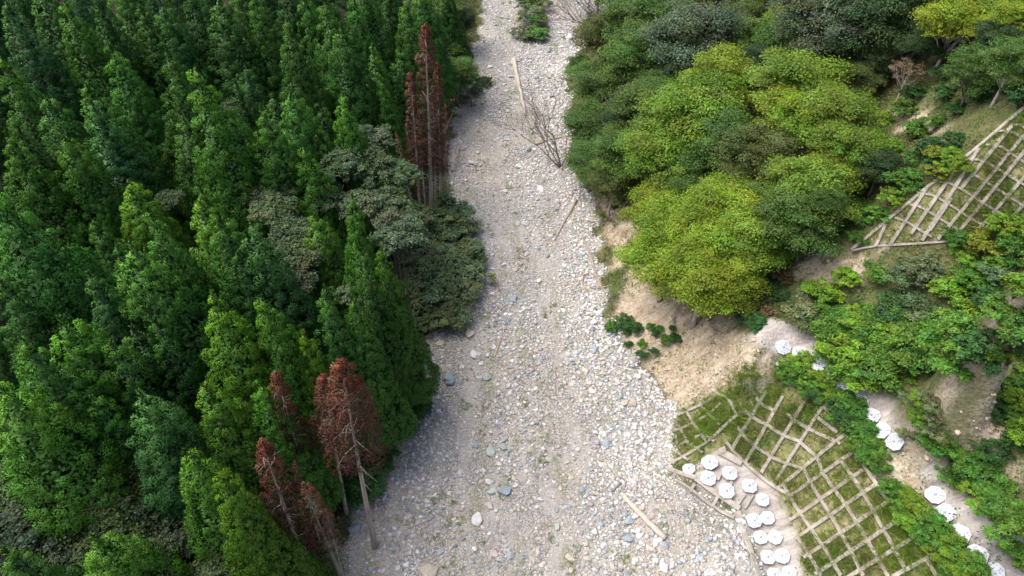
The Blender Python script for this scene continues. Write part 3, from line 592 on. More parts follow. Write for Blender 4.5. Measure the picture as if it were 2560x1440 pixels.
# ------------------------------------------------------------------ undergrowth and grass (nobody could count)
rs = np.random.RandomState(3)
def scatter(n, x0, x1, y0, y1, wfun):
    x = rs.uniform(x0, x1, n); y = rs.uniform(y0, y1, n); k = rs.rand(n) < wfun(x, y); return x[k], y[k]
def wund(x, y):
    w_ = 1 - fmask('bed', x, y) - fmask('scar', x, y)*.93 - fmask('conc', x, y) - fmask('grid', x, y)*.9
    return np.clip(w_, 0, 1)*np.clip((vnoise(x, y, .35, 21)-.2)*2.0, .3, 1)
cx_, cy_ = scatter(190000, -20, 112, 10, 178, wund)
keep = (cx_ > np.interp(cy_, [q[1] for q in base], [q[0]-9 for q in base])); cx_, cy_ = cx_[keep], cy_[keep]
nl = 13; n = len(cx_)*nl; X_ = np.repeat(cx_, nl) + rs.normal(size=n)*.3; Y_ = np.repeat(cy_, nl) + rs.normal(size=n)*.3
hgt = np.repeat(rs.uniform(.08, .55, len(cx_)), nl)*rs.rand(n)
pal = np.array([(.06,.12,.025), (.09,.17,.03), (.13,.16,.05), (.19,.15,.08), (.16,.2,.03), (.05,.09,.03)]); pi = np.clip((vnoise(cx_, cy_, .16, 22)*6 + rs.normal(size=len(cx_))*1.0).astype(int), 0, 5)
col = np.repeat(pal[pi], nl, 0)*rs.uniform(.65, 1.35, (n, 1))
Nn = unit(np.array([0, 0, .9]) + frand(rs, n)*.8); T = np.cross(Nn, frand(rs, n))
V_, F_, c_ = quads(np.stack([X_, Y_, Zf(X_, Y_)+hgt], 1), T, Nn, rs.uniform(.06, .15, n), rs.uniform(.03, .08, n), col)
tag(obj('undergrowth', mesh('undergrowth', V_, F_, M_leaf, c_), color=(1,1,1)), 'low leafy weeds and creepers covering the right hillside between shrubs', 'undergrowth', kind='stuff')
def wgr(x, y): return np.clip(fmask('grid', x, y) - fmask('conc', x, y), 0, 1)*np.clip((vnoise(x, y, .5, 31)-.2)*2.2, .15, 1)*np.where(x > 45, .55, 1.0)
gx_, gy_ = scatter(190000, 10, 74, 20, 80, wgr)
def wgs(x, y): return (fmask('bed', x, y) > .4)*np.clip((vnoise(x, y, .45, 41)-.66)*3, 0, 1)*.5 + (fmask('scar', x, y) > .3)*np.clip((vnoise(x, y, .5, 42)-.6)*3, .02, 1)*.5
g2x, g2y = scatter(40000, -20, 60, 24, 160, wgs); gx_ = np.concatenate([gx_, g2x]); gy_ = np.concatenate([gy_, g2y])
nl = 9; n = len(gx_)*nl; X_ = np.repeat(gx_, nl) + rs.normal(size=n)*.10; Y_ = np.repeat(gy_, nl) + rs.normal(size=n)*.10
hb = np.repeat(rs.uniform(.25, .95, len(gx_)), nl)*rs.uniform(.5, 1, n); lean = np.repeat(rs.normal(size=(len(gx_), 2))*.5 + np.array([-.5, -.35]), nl, 0) + rs.normal(size=(n, 2))*.45
B0 = np.stack([X_, Y_, Zf(X_, Y_)-.02], 1); tipv = B0 + np.stack([lean[:, 0]*hb, lean[:, 1]*hb, hb], 1); side = unit(np.cross(tipv-B0, frand(rs, n)))*rs.uniform(.016, .042, (n, 1))
V_ = np.stack([B0-side, B0+side, tipv], 1).reshape(-1, 3); F_ = np.arange(n*3).reshape(-1, 3)
gp_ = np.array([(.17,.29,.035), (.22,.34,.045), (.27,.33,.08), (.34,.31,.15), (.13,.26,.03)]); gi = np.clip((vnoise(gx_, gy_, .25, 33)*5 + rs.normal(size=len(gx_))*.9).astype(int), 0, 4)
c_ = np.repeat(np.repeat(gp_[gi], nl, 0)*rs.uniform(.7, 1.3, (n, 1)), 3, 0)
tag(obj('grass', mesh('grass', V_, F_, M_grass, c_), color=(1,1,1)), 'long unkempt grass growing inside the lattice cells and on bare ground', 'grass', kind='stuff')

# ------------------------------------------------------------------ stones
ico = []
ph = (1+5**.5)/2
IV = unit(np.array([(-1,ph,0),(1,ph,0),(-1,-ph,0),(1,-ph,0),(0,-1,ph),(0,1,ph),(0,-1,-ph),(0,1,-ph),(ph,0,-1),(ph,0,1),(-ph,0,-1),(-ph,0,1)], float))
IF = np.array([(0,11,5),(0,5,1),(0,1,7),(0,7,10),(0,10,11),(1,5,9),(5,11,4),(11,10,2),(10,7,6),(7,1,8),(3,9,4),(3,4,2),(3,2,6),(3,6,8),(3,8,9),(4,9,5),(2,4,11),(6,2,10),(8,6,7),(9,8,1)])
SCOL = np.array([(.55,.55,.54), (.68,.68,.67), (.42,.42,.42), (.31,.35,.38), (.42,.38,.33), (.50,.46,.40), (.37,.41,.40), (.46,.40,.39), (.25,.26,.28)])
SPR = np.array([.20,.13,.17,.12,.12,.10,.07,.05,.04])
RBx = [P(a, b, 0) for a, b in RIGHT]; RBy = sorted((q[1], q[0]) for q in RBx)
def rside(x, y): return np.clip(1 - (np.interp(y, [q[0] for q in RBy], [q[1] for q in RBy]) - x)/(11 + 8*(vnoise(x, y, .15, 61)-.3)), 0, 1)
def gravel(n, s0, s1, wfun, pw, box=(-30, 62, 12, 175), tintc=None):
    x, y = scatter(n, *box, wfun); n = len(x); s = s0 + (s1-s0)*rs.rand(n)**pw
    V_ = IV[None]*(1 + rs.uniform(-.22, .22, (n, 12, 1))); V_ = V_*np.stack([s*rs.uniform(.8, 1.3, n), s*rs.uniform(.6, 1.0, n), s*rs.uniform(.45, .75, n)], 1)[:, None, :]
    a = rs.rand(n)*6.283; b_ = rs.uniform(-.35, .35, n); ca, sa = np.cos(a)[:, None], np.sin(a)[:, None]; cb_, sb = np.cos(b_)[:, None], np.sin(b_)[:, None]
    xx, yy, zz = V_[..., 0], V_[..., 1], V_[..., 2]; yy, zz = yy*cb_-zz*sb, yy*sb+zz*cb_; xx, yy = xx*ca-yy*sa, xx*sa+yy*ca
    V_ = np.stack([xx + x[:, None], yy + y[:, None], zz + (Zf(x, y) + s*.15)[:, None]], -1).reshape(-1, 3)
    F_ = (IF[None] + (np.arange(n)*12)[:, None, None]).reshape(-1, 3)
    c = SCOL[rs.choice(len(SCOL), n, p=SPR)]*rs.uniform(.78, 1.18, (n, 1))*(.87 + .33*rside(x, y))[:, None]
    if tintc is not None: c = np.array(tintc)*rs.uniform(.75, 1.2, (n, 1))
    return V_, F_, np.repeat(c, 12, 0)
bankd = lambda x, y: np.interp(y, [q[1] for q in base], [q[0] for q in base])
def wbed(x, y):
    strip = np.clip((vnoise(x*1.0, y*.35, .35, 51)-.40 + .36*rside(x, y))*3.2, .05, 1); return (fmask('bed', x, y) > .5)*strip
def wfine(x, y): return (fmask('bed', x, y) > .4)*np.clip((vnoise(x, y*.35, .4, 52)-.25)*2.6, .12, 1)
def wscar(x, y): return (fmask('scar', x, y) > .3)*np.clip((vnoise(x, y, .4, 53)-.45)*3, .04, 1)*.6
parts = [gravel(60000, .10, .38, wscar, 2.6, tintc=(.48,.40,.31)), gravel(200000, .06, .14, wfine, 1.6), gravel(110000, .12, .27, wbed, 2.2), gravel(9000, .20, .36, wbed, 2.0), gravel(60000, .05, .16, wscar, 2.0, tintc=(.52,.45,.37))]
off = 0; VV, FF, CC = [], [], []
for a, f, c in parts: VV.append(a); FF.append(f+off); CC.append(c); off += len(a)
tag(obj('gravel', mesh('gravel', np.concatenate(VV), np.concatenate(FF), M_gravel, np.concatenate(CC))), 'pale grey, white and tan cobbles and gravel covering the dry riverbed', 'gravel', kind='stuff')
print('gravel stones', off//12)
# boulders: faceted blocks with worn edges
def boulder_mesh(seed):
    import bmesh
    r = random.Random(seed); bm = bmesh.new()
    for _ in range(16):
        v_ = Vector((r.gauss(0, 1), r.gauss(0, 1), r.gauss(0, 1))).normalized()*r.uniform(.85, 1.1); bm.verts.new((v_.x*1.1, v_.y*.85, v_.z*.7))
    h_ = bmesh.ops.convex_hull(bm, input=bm.verts)
    bmesh.ops.delete(bm, geom=[g_ for g_ in bm.verts if not g_.link_faces], context='VERTS')
    bmesh.ops.bevel(bm, geom=list(bm.edges), offset=.05, segments=1, affect='EDGES')
    me = bpy.data.meshes.new('boulder'); bm.to_mesh(me); bm.free(); me.materials.append(M_stone); return me
BM = [boulder_mesh(i) for i in range(9)]
BC = {'W': (.60,.60,.59), 'B': (.30,.36,.40), 'G': (.38,.43,.40), 'T': (.50,.45,.37), 'P': (.56,.48,.44)}
BN = {'W': 'white', 'B': 'blue grey', 'G': 'greenish grey', 'T': 'tan', 'P': 'pinkish'}
bl = [(1226,1208,22,'W'),(1260,1228,32,'B'),(1231,1230,20,'G'),(887,1326,34,'B'),(1193,1299,30,'W'),(1226,1131,26,'G'),(1216,1015,18,'P'),(1070,1432,42,'T'),(1235,1386,20,'P'),(1248,1400,18,'G'),(1125,955,28,'B'),(1270,966,14,'W'),(1517,1112,24,'B'),(1445,1124,12,'W'),(1488,1332,20,'W'),(1574,1305,22,'B'),(1589,1292,16,'W'),(1572,1349,26,'B'),(1646,1352,20,'W'),(1663,1366,20,'B'),(1660,1420,24,'W'),(1680,1413,16,'W'),(1586,1406,15,'W'),(1455,1225,18,'B'),(1582,1011,20,'T'),(1559,1010,18,'T'),(1623,970,14,'W'),(1643,976,14,'W'),(994,1420,16,'W'),(877,1400,16,'G'),(984,1373,22,'G'),(1394,1319,18,'G'),(1275,1390,20,'B'),(1102,1380,20,'G'),(1225,1265,18,'P'),(1426,1396,24,'T'),(1512,1087,18,'W'),(1038,1057,20,'T'),(1261,1100,16,'G'),(1258,1120,20,'G'),
 (1189,888,27,'W'),(1172,836,25,'P'),(1099,860,20,'T'),(1065,890,18,'W'),(1065,920,24,'B'),(1090,935,22,'B'),(1122,947,30,'B'),(1198,949,23,'W'),(1218,945,20,'G'),(1283,749,22,'B'),(1252,786,14,'B'),(1267,803,17,'B'),(1183,794,13,'P'),(1231,735,11,'W'),(1315,561,18,'W'),(1156,527,16,'W'),(1176,517,17,'B'),(1488,806,16,'W'),(1495,789,12,'W'),(1426,855,15,'B'),(1421,890,17,'W'),(1431,900,14,'W'),(1440,883,13,'W'),(1488,876,18,'B'),(1596,944,20,'W'),(1572,944,17,'W'),(1369,641,14,'B'),(1277,886,12,'P'),(1203,910,12,'W'),(1157,918,12,'W'),(1151,745,14,'G'),(1052,952,24,'T'),(1477,577,12,'W'),(1478,554,18,'T'),
 (1297,418,18,'W'),(1196,381,12,'W'),(1179,408,16,'W'),(1351,474,18,'W'),(1263,479,13,'W'),(1320,376,18,'B'),(1287,380,11,'W'),(1270,351,14,'W'),(1304,336,12,'W'),(1162,245,22,'B'),(1172,218,20,'T'),(1277,193,13,'W'),(1342,218,13,'W'),(1141,272,9,'T'),(1428,94,24,'W'),(1400,84,11,'W'),(1290,17,13,'B'),(1129,460,15,'W'),(1414,267,11,'W'),(1372,130,12,'B'),(1946,915,20,'T'),(1795,1050,11,'T'),(1720,975,12,'T')]
def bwhere(y): return 'at the top of the riverbed' if y < 200 else 'level with the standing bare tree' if y < 440 else 'where the riverbed narrows' if y < 700 else 'left of the pale scar' if y < 1000 else 'level with the lattice' if y < 1200 else 'in the bottom stretch of riverbed'
def boulder(x, y, d, k):
    p, tt = hitf(x, y); r = d*tt*.58; c = BC[k]; f = R_.uniform(.88, 1.1)
    o = obj('boulder', BM[R_.randrange(9)], loc=(p[0], p[1], p[2] + r*.22), rot=(R_.uniform(-.3, .3), R_.uniform(-.3, .3), R_.random()*6.28), sc=(r*R_.uniform(.9, 1.1), r*R_.uniform(.9, 1.15), r*R_.uniform(.9, 1.15)), color=(c[0]*f, c[1]*f, c[2]*f))
    tag(o, cat='boulder', group='larger stones lying in the dry riverbed')
    pend(o, x, '%s %s' % (BN[k], 'boulder' if d >= 20 else 'mid sized stone' if d >= 13 else 'small rounded stone'), bwhere(y))
for a in bl: boulder(*a)
bp = [(a[0], a[1]) for a in bl]; nb = len(bl)
while nb < 295:
    x, y = R_.uniform(860, 1900), R_.uniform(5, 1435); p, tt = hit(x, y)
    if fmask('bed', p[0], p[1]) < .9 or any((x-a)**2+(y-b_)**2 < 17**2 for a, b_ in bp): continue
    if x < 1000 + (1440-y)*.0 and R_.random() < .3: continue
    boulder(x, y, R_.uniform(7.5, 12.5) if y < 600 else R_.uniform(9, 15), R_.choice('WWWWBBGTTP')); bp.append((x, y)); nb += 1
flush()

# ------------------------------------------------------------------ driftwood
def on(pts, off=.0): return [hitf(a, b_)[0] + np.array([0, 0, off]) for a, b_ in pts]
def driftwood(name, lab, cat, polys, color=(1,1,1), mat=None):
    mb = MB(); first = on(polys[0][0])[0]
    for pts, rad in polys:
        W = on(pts); sm = []
        for a, b_ in zip(W[:-1], W[1:]):
            for k in range(3): sm.append(a + (b_-a)*k/3)
        sm.append(W[-1]); rr = [rad[0] + (rad[1]-rad[0])*i/(len(sm)-1) for i in range(len(sm))]
        sm = [q + np.array([R_.uniform(-1, 1)*rr[i]*.25, R_.uniform(-1, 1)*rr[i]*.25, rr[i]*.7]) - first for i, q in enumerate(sm)]
        tube(mb, [tuple(q) for q in sm], [r_*R_.uniform(.9, 1.1) for r_ in rr], 8)
    o = obj(name, mb.build(name, mat or M_wood, True), loc=tuple(first), color=color); tag(o, lab, cat); return o
driftwood('driftwood_log', 'long bleached tree trunk with broad root end lying up the riverbed', 'log', [([(1284,152),(1290,185),(1302,235),(1314,290)], (.48,.22)), ([(1284,152),(1300,155)], (.3,.18)), ([(1284,152),(1280,165)], (.35,.3))])
driftwood('driftwood_log', 'straight tan log lying diagonally at the narrowing', 'log', [([(1440,502),(1415,548),(1385,602)], (.24,.1)), ([(1440,502),(1432,500)], (.2,.1))], (.78,.74,.69))
driftwood('driftwood_log', 'thick pale log at lower right near the plates', 'log', [([(1556,1240),(1605,1292),(1661,1348)], (.22,.30))], (1.15,1.1,1.1))
driftwood('driftwood_log', 'short pale log upright between white boulders on the left', 'log', [([(1251,846),(1236,894)], (.13,.10))], (1,.9,.8))
driftwood('driftwood_log', 'thin grey log in the middle of the lower riverbed', 'log', [([(1262,1070),(1276,1098),(1293,1126)], (.12,.07))], (.85,.85,.85))
driftwood('driftwood_log', 'brown log pointing out from under the left bank shrubs', 'log', [([(1046,852),(1090,830),(1130,808)], (.17,.1))], (.62,.54,.46))
driftwood('driftwood_log', 'thin brown stick reaching the pinkish stone', 'branch', [([(1145,815),(1180,792)], (.09,.05))], (.8,.6,.5))
driftwood('driftwood_log', 'small yellowish log standing out in mid riverbed', 'branch', [([(1250,698),(1247,720)], (.10,.07))], (1.1,.9,.6))
driftwood('driftwood_log', 'short dark grey log end right of the thick pale log', 'log', [([(1530,1228),(1552,1208)], (.14,.12))], (.6,.6,.6))
driftwood('driftwood_log', 'thin branch lying beside the straight tan log', 'branch', [([(1400,512),(1384,552)], (.09,.05))], (.85,.7,.6))
driftwood('driftwood_log', 'grey branch resting on the scar below the golden tree', 'branch', [([(1598,668),(1565,705)], (.10,.06))], (.8,.8,.8))
driftwood('driftwood_log', 'light stick lying near the bottom centre', 'branch', [([(1320,1345),(1340,1310)], (.06,.04))], (.9,.85,.8))
driftwood('driftwood_log', 'thin stick at lower left beside the largest dead cedar trunk', 'branch', [([(962,1348),(985,1316)], (.06,.04))], (.9,.75,.6))
driftwood('driftwood_log', 'cluster of crossed sticks in the gravel left of the ivy patch', 'branch', [([(1462,880),(1480,915)], (.08,.05)), ([(1470,882),(1466,940)], (.07,.04)), ([(1458,900),(1490,905)], (.05,.04))], (.75,.68,.62))
driftwood('driftwood_log', 'pale log against the right edge beside the standing bare tree', 'log', [([(1340,362),(1375,350),(1425,340)], (.2,.15))], (.85,.8,.7))
driftwood('broken_stump', 'orange splintered stump leaning at the dead cedars', 'stump', [([(1108,335),(1118,312),(1132,285)], (.32,.14))], (.95,.62,.35))
driftwood('fallen_tree', 'fallen grey tree with looped branches along the right bank', 'fallen tree', [([(1452,590),(1470,625),(1482,660),(1492,700),(1503,722)], (.12,.2)), ([(1503,722),(1495,695),(1475,683),(1458,690),(1455,705),(1465,735)], (.2,.1)), ([(1463,712),(1480,722),(1500,722)], (.16,.16)), ([(1503,722),(1530,712)], (.14,.05)), ([(1503,722),(1520,740)], (.12,.04)), ([(1482,660),(1440,690)], (.06,.03)), ([(1470,625),(1500,640)], (.06,.03))], (.7,.66,.62))
driftwood('driftwood_log', 'thin dead branch lying across the right bare bank above the golden tree', 'branch', [([(1530,532),(1562,545)], (.07,.04)), ([(1562,545),(1590,525)], (.06,.04)), ([(1562,545),(1555,552)], (.06,.03))], (.5,.42,.36))
for k, (x, y, dx, dy, wh) in enumerate([(1240,905,14,-8,'near the white boulder cluster'),(1330,640,10,16,'in the middle of the riverbed'),(1395,1100,18,6,'in the open gravel level with the lattice'),(1500,1390,16,-10,'low down left of the thick pale log'),(1110,1290,12,14,'on brown gravel right of the big dead trunk'),
    (1350,1400,-6,20,'at the bottom centre'),(1600,1170,20,4,'beside the foot of the small lattice'),(1450,760,8,18,'in the white stones below the fallen tree'),(1290,250,-14,8,'left of the long bleached trunk'),(1225,420,10,-6,'left of the standing bare tree'),(1400,130,6,16,'under the leaning bare tree'),(1555,1060,16,10,'in white stones left of the scar foot')]):
    driftwood('driftwood_stick', 'thin grey stick ' + wh, 'stick', [([(x, y), (x+dx*.55+2, y+dy*.5), (x+dx, y+dy)], (.05, .03))], (.8,.76,.7))
# ------------------------------------------------------------------ bare trees
def bare(name, lab, base_px, dirs, seed, L0=3.4, r0=.16, depth=5, mat=None, up=.25):
    r = random.Random(seed); mb = MB(); b3, _ = hitf(*base_px)
    def grow(p, d, L, rad, dep):
        pts = [p]; q = p; dd = d
        for k in range(4):
            dd = (dd + Vector((r.uniform(-.16, .16), r.uniform(-.16, .16), r.uniform(-.1, .14)))).normalized(); q = q + dd*L/4; pts.append(q)
        tube(mb, [tuple(a) for a in pts], [rad*(1-.11*k) for k in range(5)], 6 if dep > 2 else 4)
        if dep > 0:
            for k in range(3 if dep > 1 else 2):
                i = r.choice([2, 3, 4]) if k else 4; nd = (dd + Vector((r.uniform(-.75, .75), r.uniform(-.75, .75), r.uniform(-.35, .5)))).normalized()
                grow(pts[i], nd, L*r.uniform(.6, .85), rad*.56, dep-1)
    for d, ll, rr in dirs: grow(Vector((0, 0, -.1)), Vector(d).normalized(), L0*ll, r0*rr, depth if rr > .7 else depth-1)
    return tag(obj(name, mb.build(name, mat or M_barkgrey, True), loc=tuple(b3)), lab, 'bare tree')
bare('bare_tree', 'leafless grey tree standing in the narrow riverbed', (1402,420), [((-.12,.3,1), 1.3, 1), ((-.75,.25,.7), 1.2, .8), ((.25,.4,.9), 1, .8), ((-.4,.5,1), 1.1, .75)], 4, L0=4.2, r0=.17)
bare('bare_tree', 'leafless tree leaning out low over the top of the riverbed', (1505,75), [((-1,.3,.35), 1.2, 1), ((-1,-.35,.4), 1.1, .9), ((-.8,.6,.8), 1.1, .9), ((-1,0,.75), 1.2, .9), ((-.4,.4,1), 1, .8)], 9, L0=5.0, r0=.15)
bare('bare_tree', 'small crooked half dead tree at upper left edge of riverbed', (1178,268), [((.1,.1,1), 1.4, 1), ((.5,0,.8), .8, .7)], 12, L0=2.4, r0=.15, depth=4)
bare('bare_shrub', 'bare twiggy bush at the right bank below the fallen tree', (1520,755), [((.2,.2,1), .6, .7), ((-.3,.2,.8), .6, .7), ((.6,-.2,.6), .6, .7)], 14, L0=1.6, r0=.06, depth=4)
bare('bare_shrub', 'bare grey thicket on the right bank beside the golden tree', (1560,620), [((.2,.2,1), .7, .8), ((-.5,.2,.8), .6, .8), ((.6,-.2,.6), .7, .8), ((0,-.6,.6), .7, .8)], 15, L0=1.8, r0=.06, depth=4)

# ------------------------------------------------------------------ concrete lattices
def beam(parent, pts, wd=.42, hi=.30, px=True):
    a = np.array(pts[0], float); b_ = np.array(pts[-1], float); ch = b_-a; L_ = np.linalg.norm(ch)
    if L_ > 0 and max(abs(ch[0]*(q[1]-a[1]) - ch[1]*(q[0]-a[0]))/L_ for q in pts) < 15: pts = [pts[0], pts[-1]]
    W = [hit(a, b_)[0] for a, b_ in pts]; S = []
    for a, b_ in zip(W[:-1], W[1:]):
        n = max(1, int(np.linalg.norm(b_-a)/.6)); S += [a + (b_-a)*k/n for k in range(n)]
    S.append(W[-1]); V_ = []; Fc = []
    for i, q in enumerate(S):
        d = S[min(i+1, len(S)-1)] - S[max(i-1, 0)]; d = Vector((d[0], d[1], 0)).normalized(); n = nrm(q[0], q[1])
        sd_ = Vector(d).cross(n).normalized(); z = float(Z0(q[0], q[1])); c = Vector((q[0], q[1], z))
        for sgn, hgt in ((-1, -.35), (-1, hi-.04), (-.82, hi), (.82, hi), (1, hi-.04), (1, -.35)): V_.append(tuple(c + sd_*wd*.5*sgn + n*hgt))
    m_ = len(S)
    for i in range(m_-1):
        for k in range(5): Fc.append([i*6+k, (i+1)*6+k, (i+1)*6+k+1, i*6+k+1])
    Fc.append([0, 1, 2, 3, 4, 5]); Fc.append([(m_-1)*6+k for k in range(6)][::-1])
    mb = MB(); mb.add(V_, Fc); obj('beam', mb.build('beam', M_conc), parent)
def lattice(name, lab, A, B, wa=.42, wb=.42, ha=.30, hb=.285, nodes=None):
    e = bpy.data.objects.new(name, None); C.objects.link(e); tag(e, lab, 'concrete lattice')
    for L in A: beam(e, L, wa, ha)
    for L in B: beam(e, L, wb, hb)
    return e
lattice('concrete_lattice', 'small broken lattice panel of concrete beams at the foot of the scar',
 [[(1686,1044),(1799,982)], [(1688,1078),(1806,1007)], [(1739,1095),(1762,1084)], [(1669,1164),(1730,1130),(1806,1061),(1844,1035)], [(1679,1124),(1716,1106)]],
 [[(1686,1042),(1722,1110)], [(1716,1029),(1768,1104)], [(1750,1007),(1803,1062)], [(1789,981),(1812,1008),(1840,1035)], [(1681,1123),(1722,1153)], [(1727,1112),(1758,1133)], [(1765,1089),(1788,1104)]], .32, .30, .24, .22)
lattice('concrete_lattice', 'large grassy lattice of crossing concrete beams on the lower right slope',
 [[(1829,1123),(1859,1076),(1900,1005),(1915,977)], [(1862,1159),(1892,1106),(1919,1065),(1958,990)], [(1904,1182),(1945,1115),(1975,1055),(2020,992)], [(1943,1200),(1965,1164),(2001,1102),(2046,1035),(2058,1018)], [(1947,1220),(2012,1172),(2046,1144),(2080,1116),(2123,1082)],
  [(1962,1250),(1984,1241),(2061,1185),(2105,1152),(2146,1125)], [(1977,1301),(2016,1275),(2080,1228),(2117,1204),(2160,1176)], [(1990,1348),(2033,1320),(2080,1290),(2108,1269),(2153,1237),(2193,1211)], [(2012,1395),(2057,1365),(2080,1350),(2136,1311),(2177,1282),(2221,1254)],
  [(2041,1436),(2080,1412),(2123,1382),(2166,1352),(2204,1326),(2253,1297)], [(2120,1445),(2194,1399),(2237,1371),(2284,1344)], [(2232,1443),(2264,1427),(2318,1395),(2341,1382)]],
 [[(1844,1067),(1857,1076),(1896,1099),(1941,1127),(1973,1149),(2012,1172)], [(1864,1029),(1877,1039),(1919,1061),(1956,1086),(2001,1104),(2046,1144),(2061,1185)], [(1890,994),(1902,1005),(1935,1027)], [(1966,1033),(1982,1048),(2010,1072),(2046,1092),(2104,1110)], [(1816,1104),(1831,1116),(1868,1140),(1909,1164),(1943,1195),(1984,1241)],
  [(2046,1044),(2071,1056),(2095,1082)], [(2058,1018),(2080,1032),(2095,1050),(2123,1080),(2146,1125),(2165,1172),(2193,1211),(2221,1254),(2253,1297),(2284,1344),(2318,1366),(2341,1382)], [(1962,1213),(1988,1245),(2012,1281),(2033,1320),(2059,1363),(2080,1400),(2104,1440)],
  [(2012,1172),(2050,1240),(2074,1294),(2099,1339),(2125,1380),(2160,1440)], [(2061,1185),(2086,1226),(2110,1267),(2136,1311),(2166,1354),(2192,1400),(2222,1442)], [(2105,1152),(2123,1204),(2151,1237),(2179,1280),(2204,1324),(2237,1371),(2268,1430)], [(1997,1344),(2018,1380),(2055,1440)], [(2318,1398),(2342,1440)]], .34, .34, .26, .245)
lattice('concrete_lattice', 'steep lattice of pale concrete beams on the upper right slope',
 [[(2600,245),(2560,279),(2513,319),(2449,373),(2416,403),(2370,440),(2322,467),(2271,510),(2204,571),(2130,625)], [(2533,314),(2490,370),(2453,417),(2405,470)], [(2560,338),(2503,403),(2440,480),(2399,527),(2345,598)], [(2449,373),(2405,433),(2372,480),(2338,530),(2305,601)], [(2395,420),(2338,480),(2278,584)],
  [(2600,330),(2560,380),(2520,433),(2476,487),(2432,534),(2388,590)], [(2620,375),(2560,440),(2523,484),(2486,530),(2440,580)], [(2620,440),(2560,505),(2520,555)], [(2322,467),(2264,537),(2224,614)], [(2215,562),(2190,616)], [(2379,495),(2352,530),(2325,575)]],
 [[(2526,312),(2600,350)], [(2495,330),(2600,385)], [(2466,362),(2600,435)], [(2425,398),(2590,480)], [(2390,425),(2560,515)], [(2350,455),(2520,545)], [(2310,485),(2460,565)], [(2275,512),(2410,582)], [(2238,545),(2330,592)],
  [(2130,628),(2238,617),(2372,603)]], .34, .22, .24, .16)
# retaining beams of the lower bench
e = bpy.data.objects.new('retaining_wall', None); C.objects.link(e); tag(e, 'low pale concrete retaining wall edging the lower row of plates', 'wall')
beam(e, [(1665,1172),(1700,1192),(1760,1224),(1850,1272)], .55, .35); beam(e, [(1846,1277),(1862,1310),(1882,1380),(1896,1450)], .55, .30)
for c in e.children: c.name = 'coping'
beam(e, [(1690,1208),(1760,1252),(1835,1296)], .30, .45); beam(e, [(1795,1242),(1783,1264)], .3, .40); beam(e, [(1735,1213),(1722,1232)], .3, .38)
e = bpy.data.objects.new('drain_channel', None); C.objects.link(e); tag(e, 'short pale drain channel between the plates on the lower concrete bench', 'drain')
beam(e, [(1862,1238),(1842,1266)], .22, .3); beam(e, [(1882,1240),(1862,1272)], .22, .3)
for k, (a, b_, w_, lab) in enumerate([((1620,1192),(1640,1180),.5,'broken concrete block farthest left beside the small lattice'), ((1672,1150),(1690,1160),.55,'broken concrete block under the corner of the small lattice'), ((1800,1186),(1792,1202),.35,'small pale block between the upper plates of the lower bench'), ((1828,1206),(1824,1218),.3,'tiny pale block between two plates on the lower bench'), ((1800,1130),(1815,1122),.6,'square concrete block at the head of the lower bench')]):
    e = bpy.data.objects.new('concrete_block', None); C.objects.link(e); tag(e, lab, 'concrete block'); beam(e, [a, b_], w_, .35); e.children[0].name = 'block'
e = bpy.data.objects.new('concrete_kerb', None); C.objects.link(e); tag(e, 'thick broken concrete kerb behind the uppermost plates of the lower bench', 'kerb')
beam(e, [(1798,1128),(1830,1140),(1855,1158)], .7, .3)
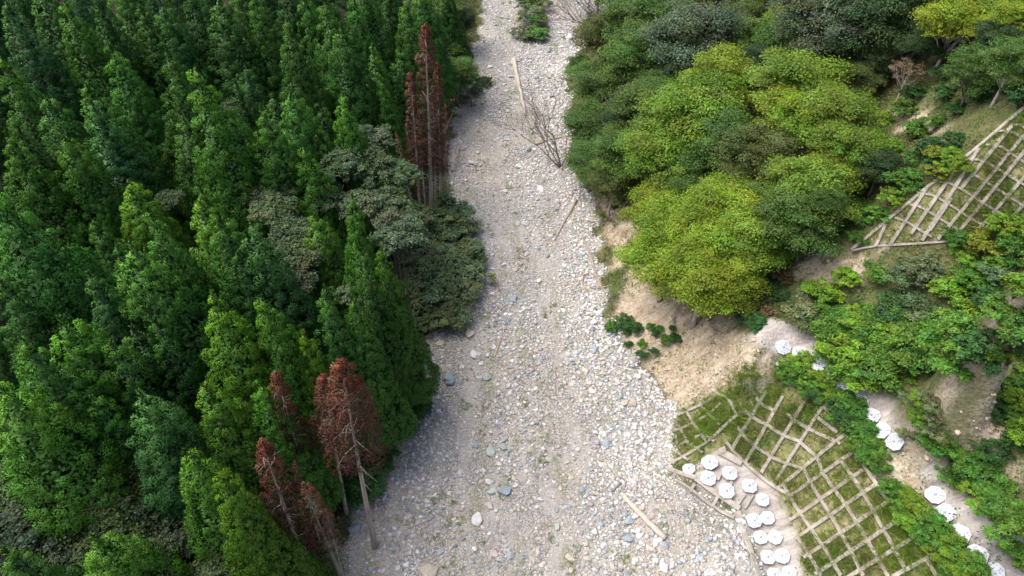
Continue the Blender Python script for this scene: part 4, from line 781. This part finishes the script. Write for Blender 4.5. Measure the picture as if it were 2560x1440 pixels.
# ------------------------------------------------------------------ anchor plates
def plate_meshes():
    mb = MB(); S = .74; c_ = .36
    o8 = [(S, -S+c_), (S, S-c_), (S-c_, S), (-S+c_, S), (-S, S-c_), (-S, -S+c_), (-S+c_, -S), (S-c_, -S)]
    V_ = [(x*.94, y*.94, 0) for x, y in o8] + [(x, y, .07) for x, y in o8] + [(x, y, .20) for x, y in o8] + [(x*.28, y*.28, .30) for x, y in o8]
    Fc = []
    for lv in range(3):
        for k in range(8): Fc.append([lv*8+k, lv*8+(k+1) % 8, (lv+1)*8+(k+1) % 8, (lv+1)*8+k])
    Fc.append([24+k for k in range(8)]); Fc.append(list(range(8))[::-1]); mb.add(V_, Fc)
    def zs(x, y): return .20 + .10*max(0, 1 - (max(abs(x), abs(y))/S - .28)/.72)
    rb = mb
    for a in (45, 135, 225, 315):
        A = math.radians(a); ca, sa = math.cos(A), math.sin(A); n = 4; V_ = []
        for i in range(n+1):
            d = .2 + (.80-.2)*i/n; z = zs(d*ca, d*sa)
            for sgn, up_ in ((-1, -.02), (-1, .045), (1, .045), (1, -.02)): V_.append((d*ca - sgn*.028*sa, d*sa + sgn*.028*ca, z+up_))
        Fc = [[i*4+k, (i+1)*4+k, (i+1)*4+(k+1) % 4, i*4+(k+1) % 4] for i in range(n) for k in range(4)] + [[0, 1, 2, 3], [n*4+3, n*4+2, n*4+1, n*4]]
        rb.add(V_, Fc)
    hb = mb
    for q in range(4):
        A = math.radians(90*q); ca, sa = math.cos(A), math.sin(A)
        for (x, y, a_, b_) in [(.37, 0, .045, .045), (.58, .20, .03, .06), (.58, -.20, .03, .06), (.31, .17, .03, .04), (.46, .33, .03, .04)]:
            V_ = []
            for dx, dy in ((-1,-1),(1,-1),(1,1),(-1,1)):
                X_, Y_ = x+dx*a_, y+dy*b_; V_.append((X_*ca-Y_*sa, X_*sa+Y_*ca, zs(X_, Y_)+.006))
            V_ += [(a, b__, z-.05) for a, b__, z in V_]; hb.add(V_, [[0,1,2,3],[4,7,6,5],[0,4,5,1],[1,5,6,2],[2,6,7,3],[3,7,4,0]], 1)
    body = mb.build('plate', [M_white, M_dark])
    nb_ = MB(); tube(nb_, [(0,0,.28),(0,0,.36),(0,0,.42)], [.15,.13,.05], 10); cap = nb_.build('anchor_cap', simple('grey_cap', (.25,.28,.30), (.4,.43,.45), 2))
    return body, cap
pb, pc = plate_meshes()
lowp = [(1722,1178),(1773,1162),(1769,1200),(1822,1188),(1815,1232),(1871,1220),(1904,1254),(1883,1305),(1917,1299),(1899,1348),(1937,1348),(1917,1398),(1955,1395),(1934,1442),(1972,1438)]
upp = [(1956,870),(2000,886),(2046,912),(2084,940),(2111,972),(2148,1007),(2178,1041),(2207,1078),(2240,1106),(2338,1240),(2365,1285),(2400,1336),(2442,1386),(2482,1430)]
def plate(x, y, s, rz, lab, up=0):
    p, _ = hit(x, y); n = nrm(p[0], p[1], 1.2); n = (n + Vector((0, 0, .4))).normalized()
    e = bpy.data.objects.new('anchor_plate', None); C.objects.link(e); e.location = Vector(p) + n*.06 + Vector((0, 0, up)); e.scale = (s, s, s)
    e.rotation_euler = (n.to_track_quat('Z', 'Y').to_matrix() @ Matrix.Rotation(rz, 3, 'Z')).to_euler()
    tag(e, lab, 'anchor plate', 'white octagonal anchor plates on the concrete benches')
    for nm, me in (('plate', pb), ('anchor_cap', pc)): obj(nm, me, e)
for k, (x, y) in enumerate(lowp):
    plate(x, y, .84 + R_.uniform(-.04, .06) + (.12 if k in (1, 2, 3, 4, 5) else 0), .15 + k*.06 + R_.uniform(-.15, .15), 'white octagonal plate on the lower concrete bench, %s counting from its top end' % ordn(k), .22)
for k, (x, y) in enumerate(upp):
    plate(x, y, .96, .35 + R_.uniform(-.12, .12), 'white octagonal plate of the upper row, %s counting from the scar end' % ordn(k))
SC.cycles.max_bounces = 5; SC.cycles.transmission_bounces = 3; SC.cycles.diffuse_bounces = 3
print('objects', len(bpy.data.objects))
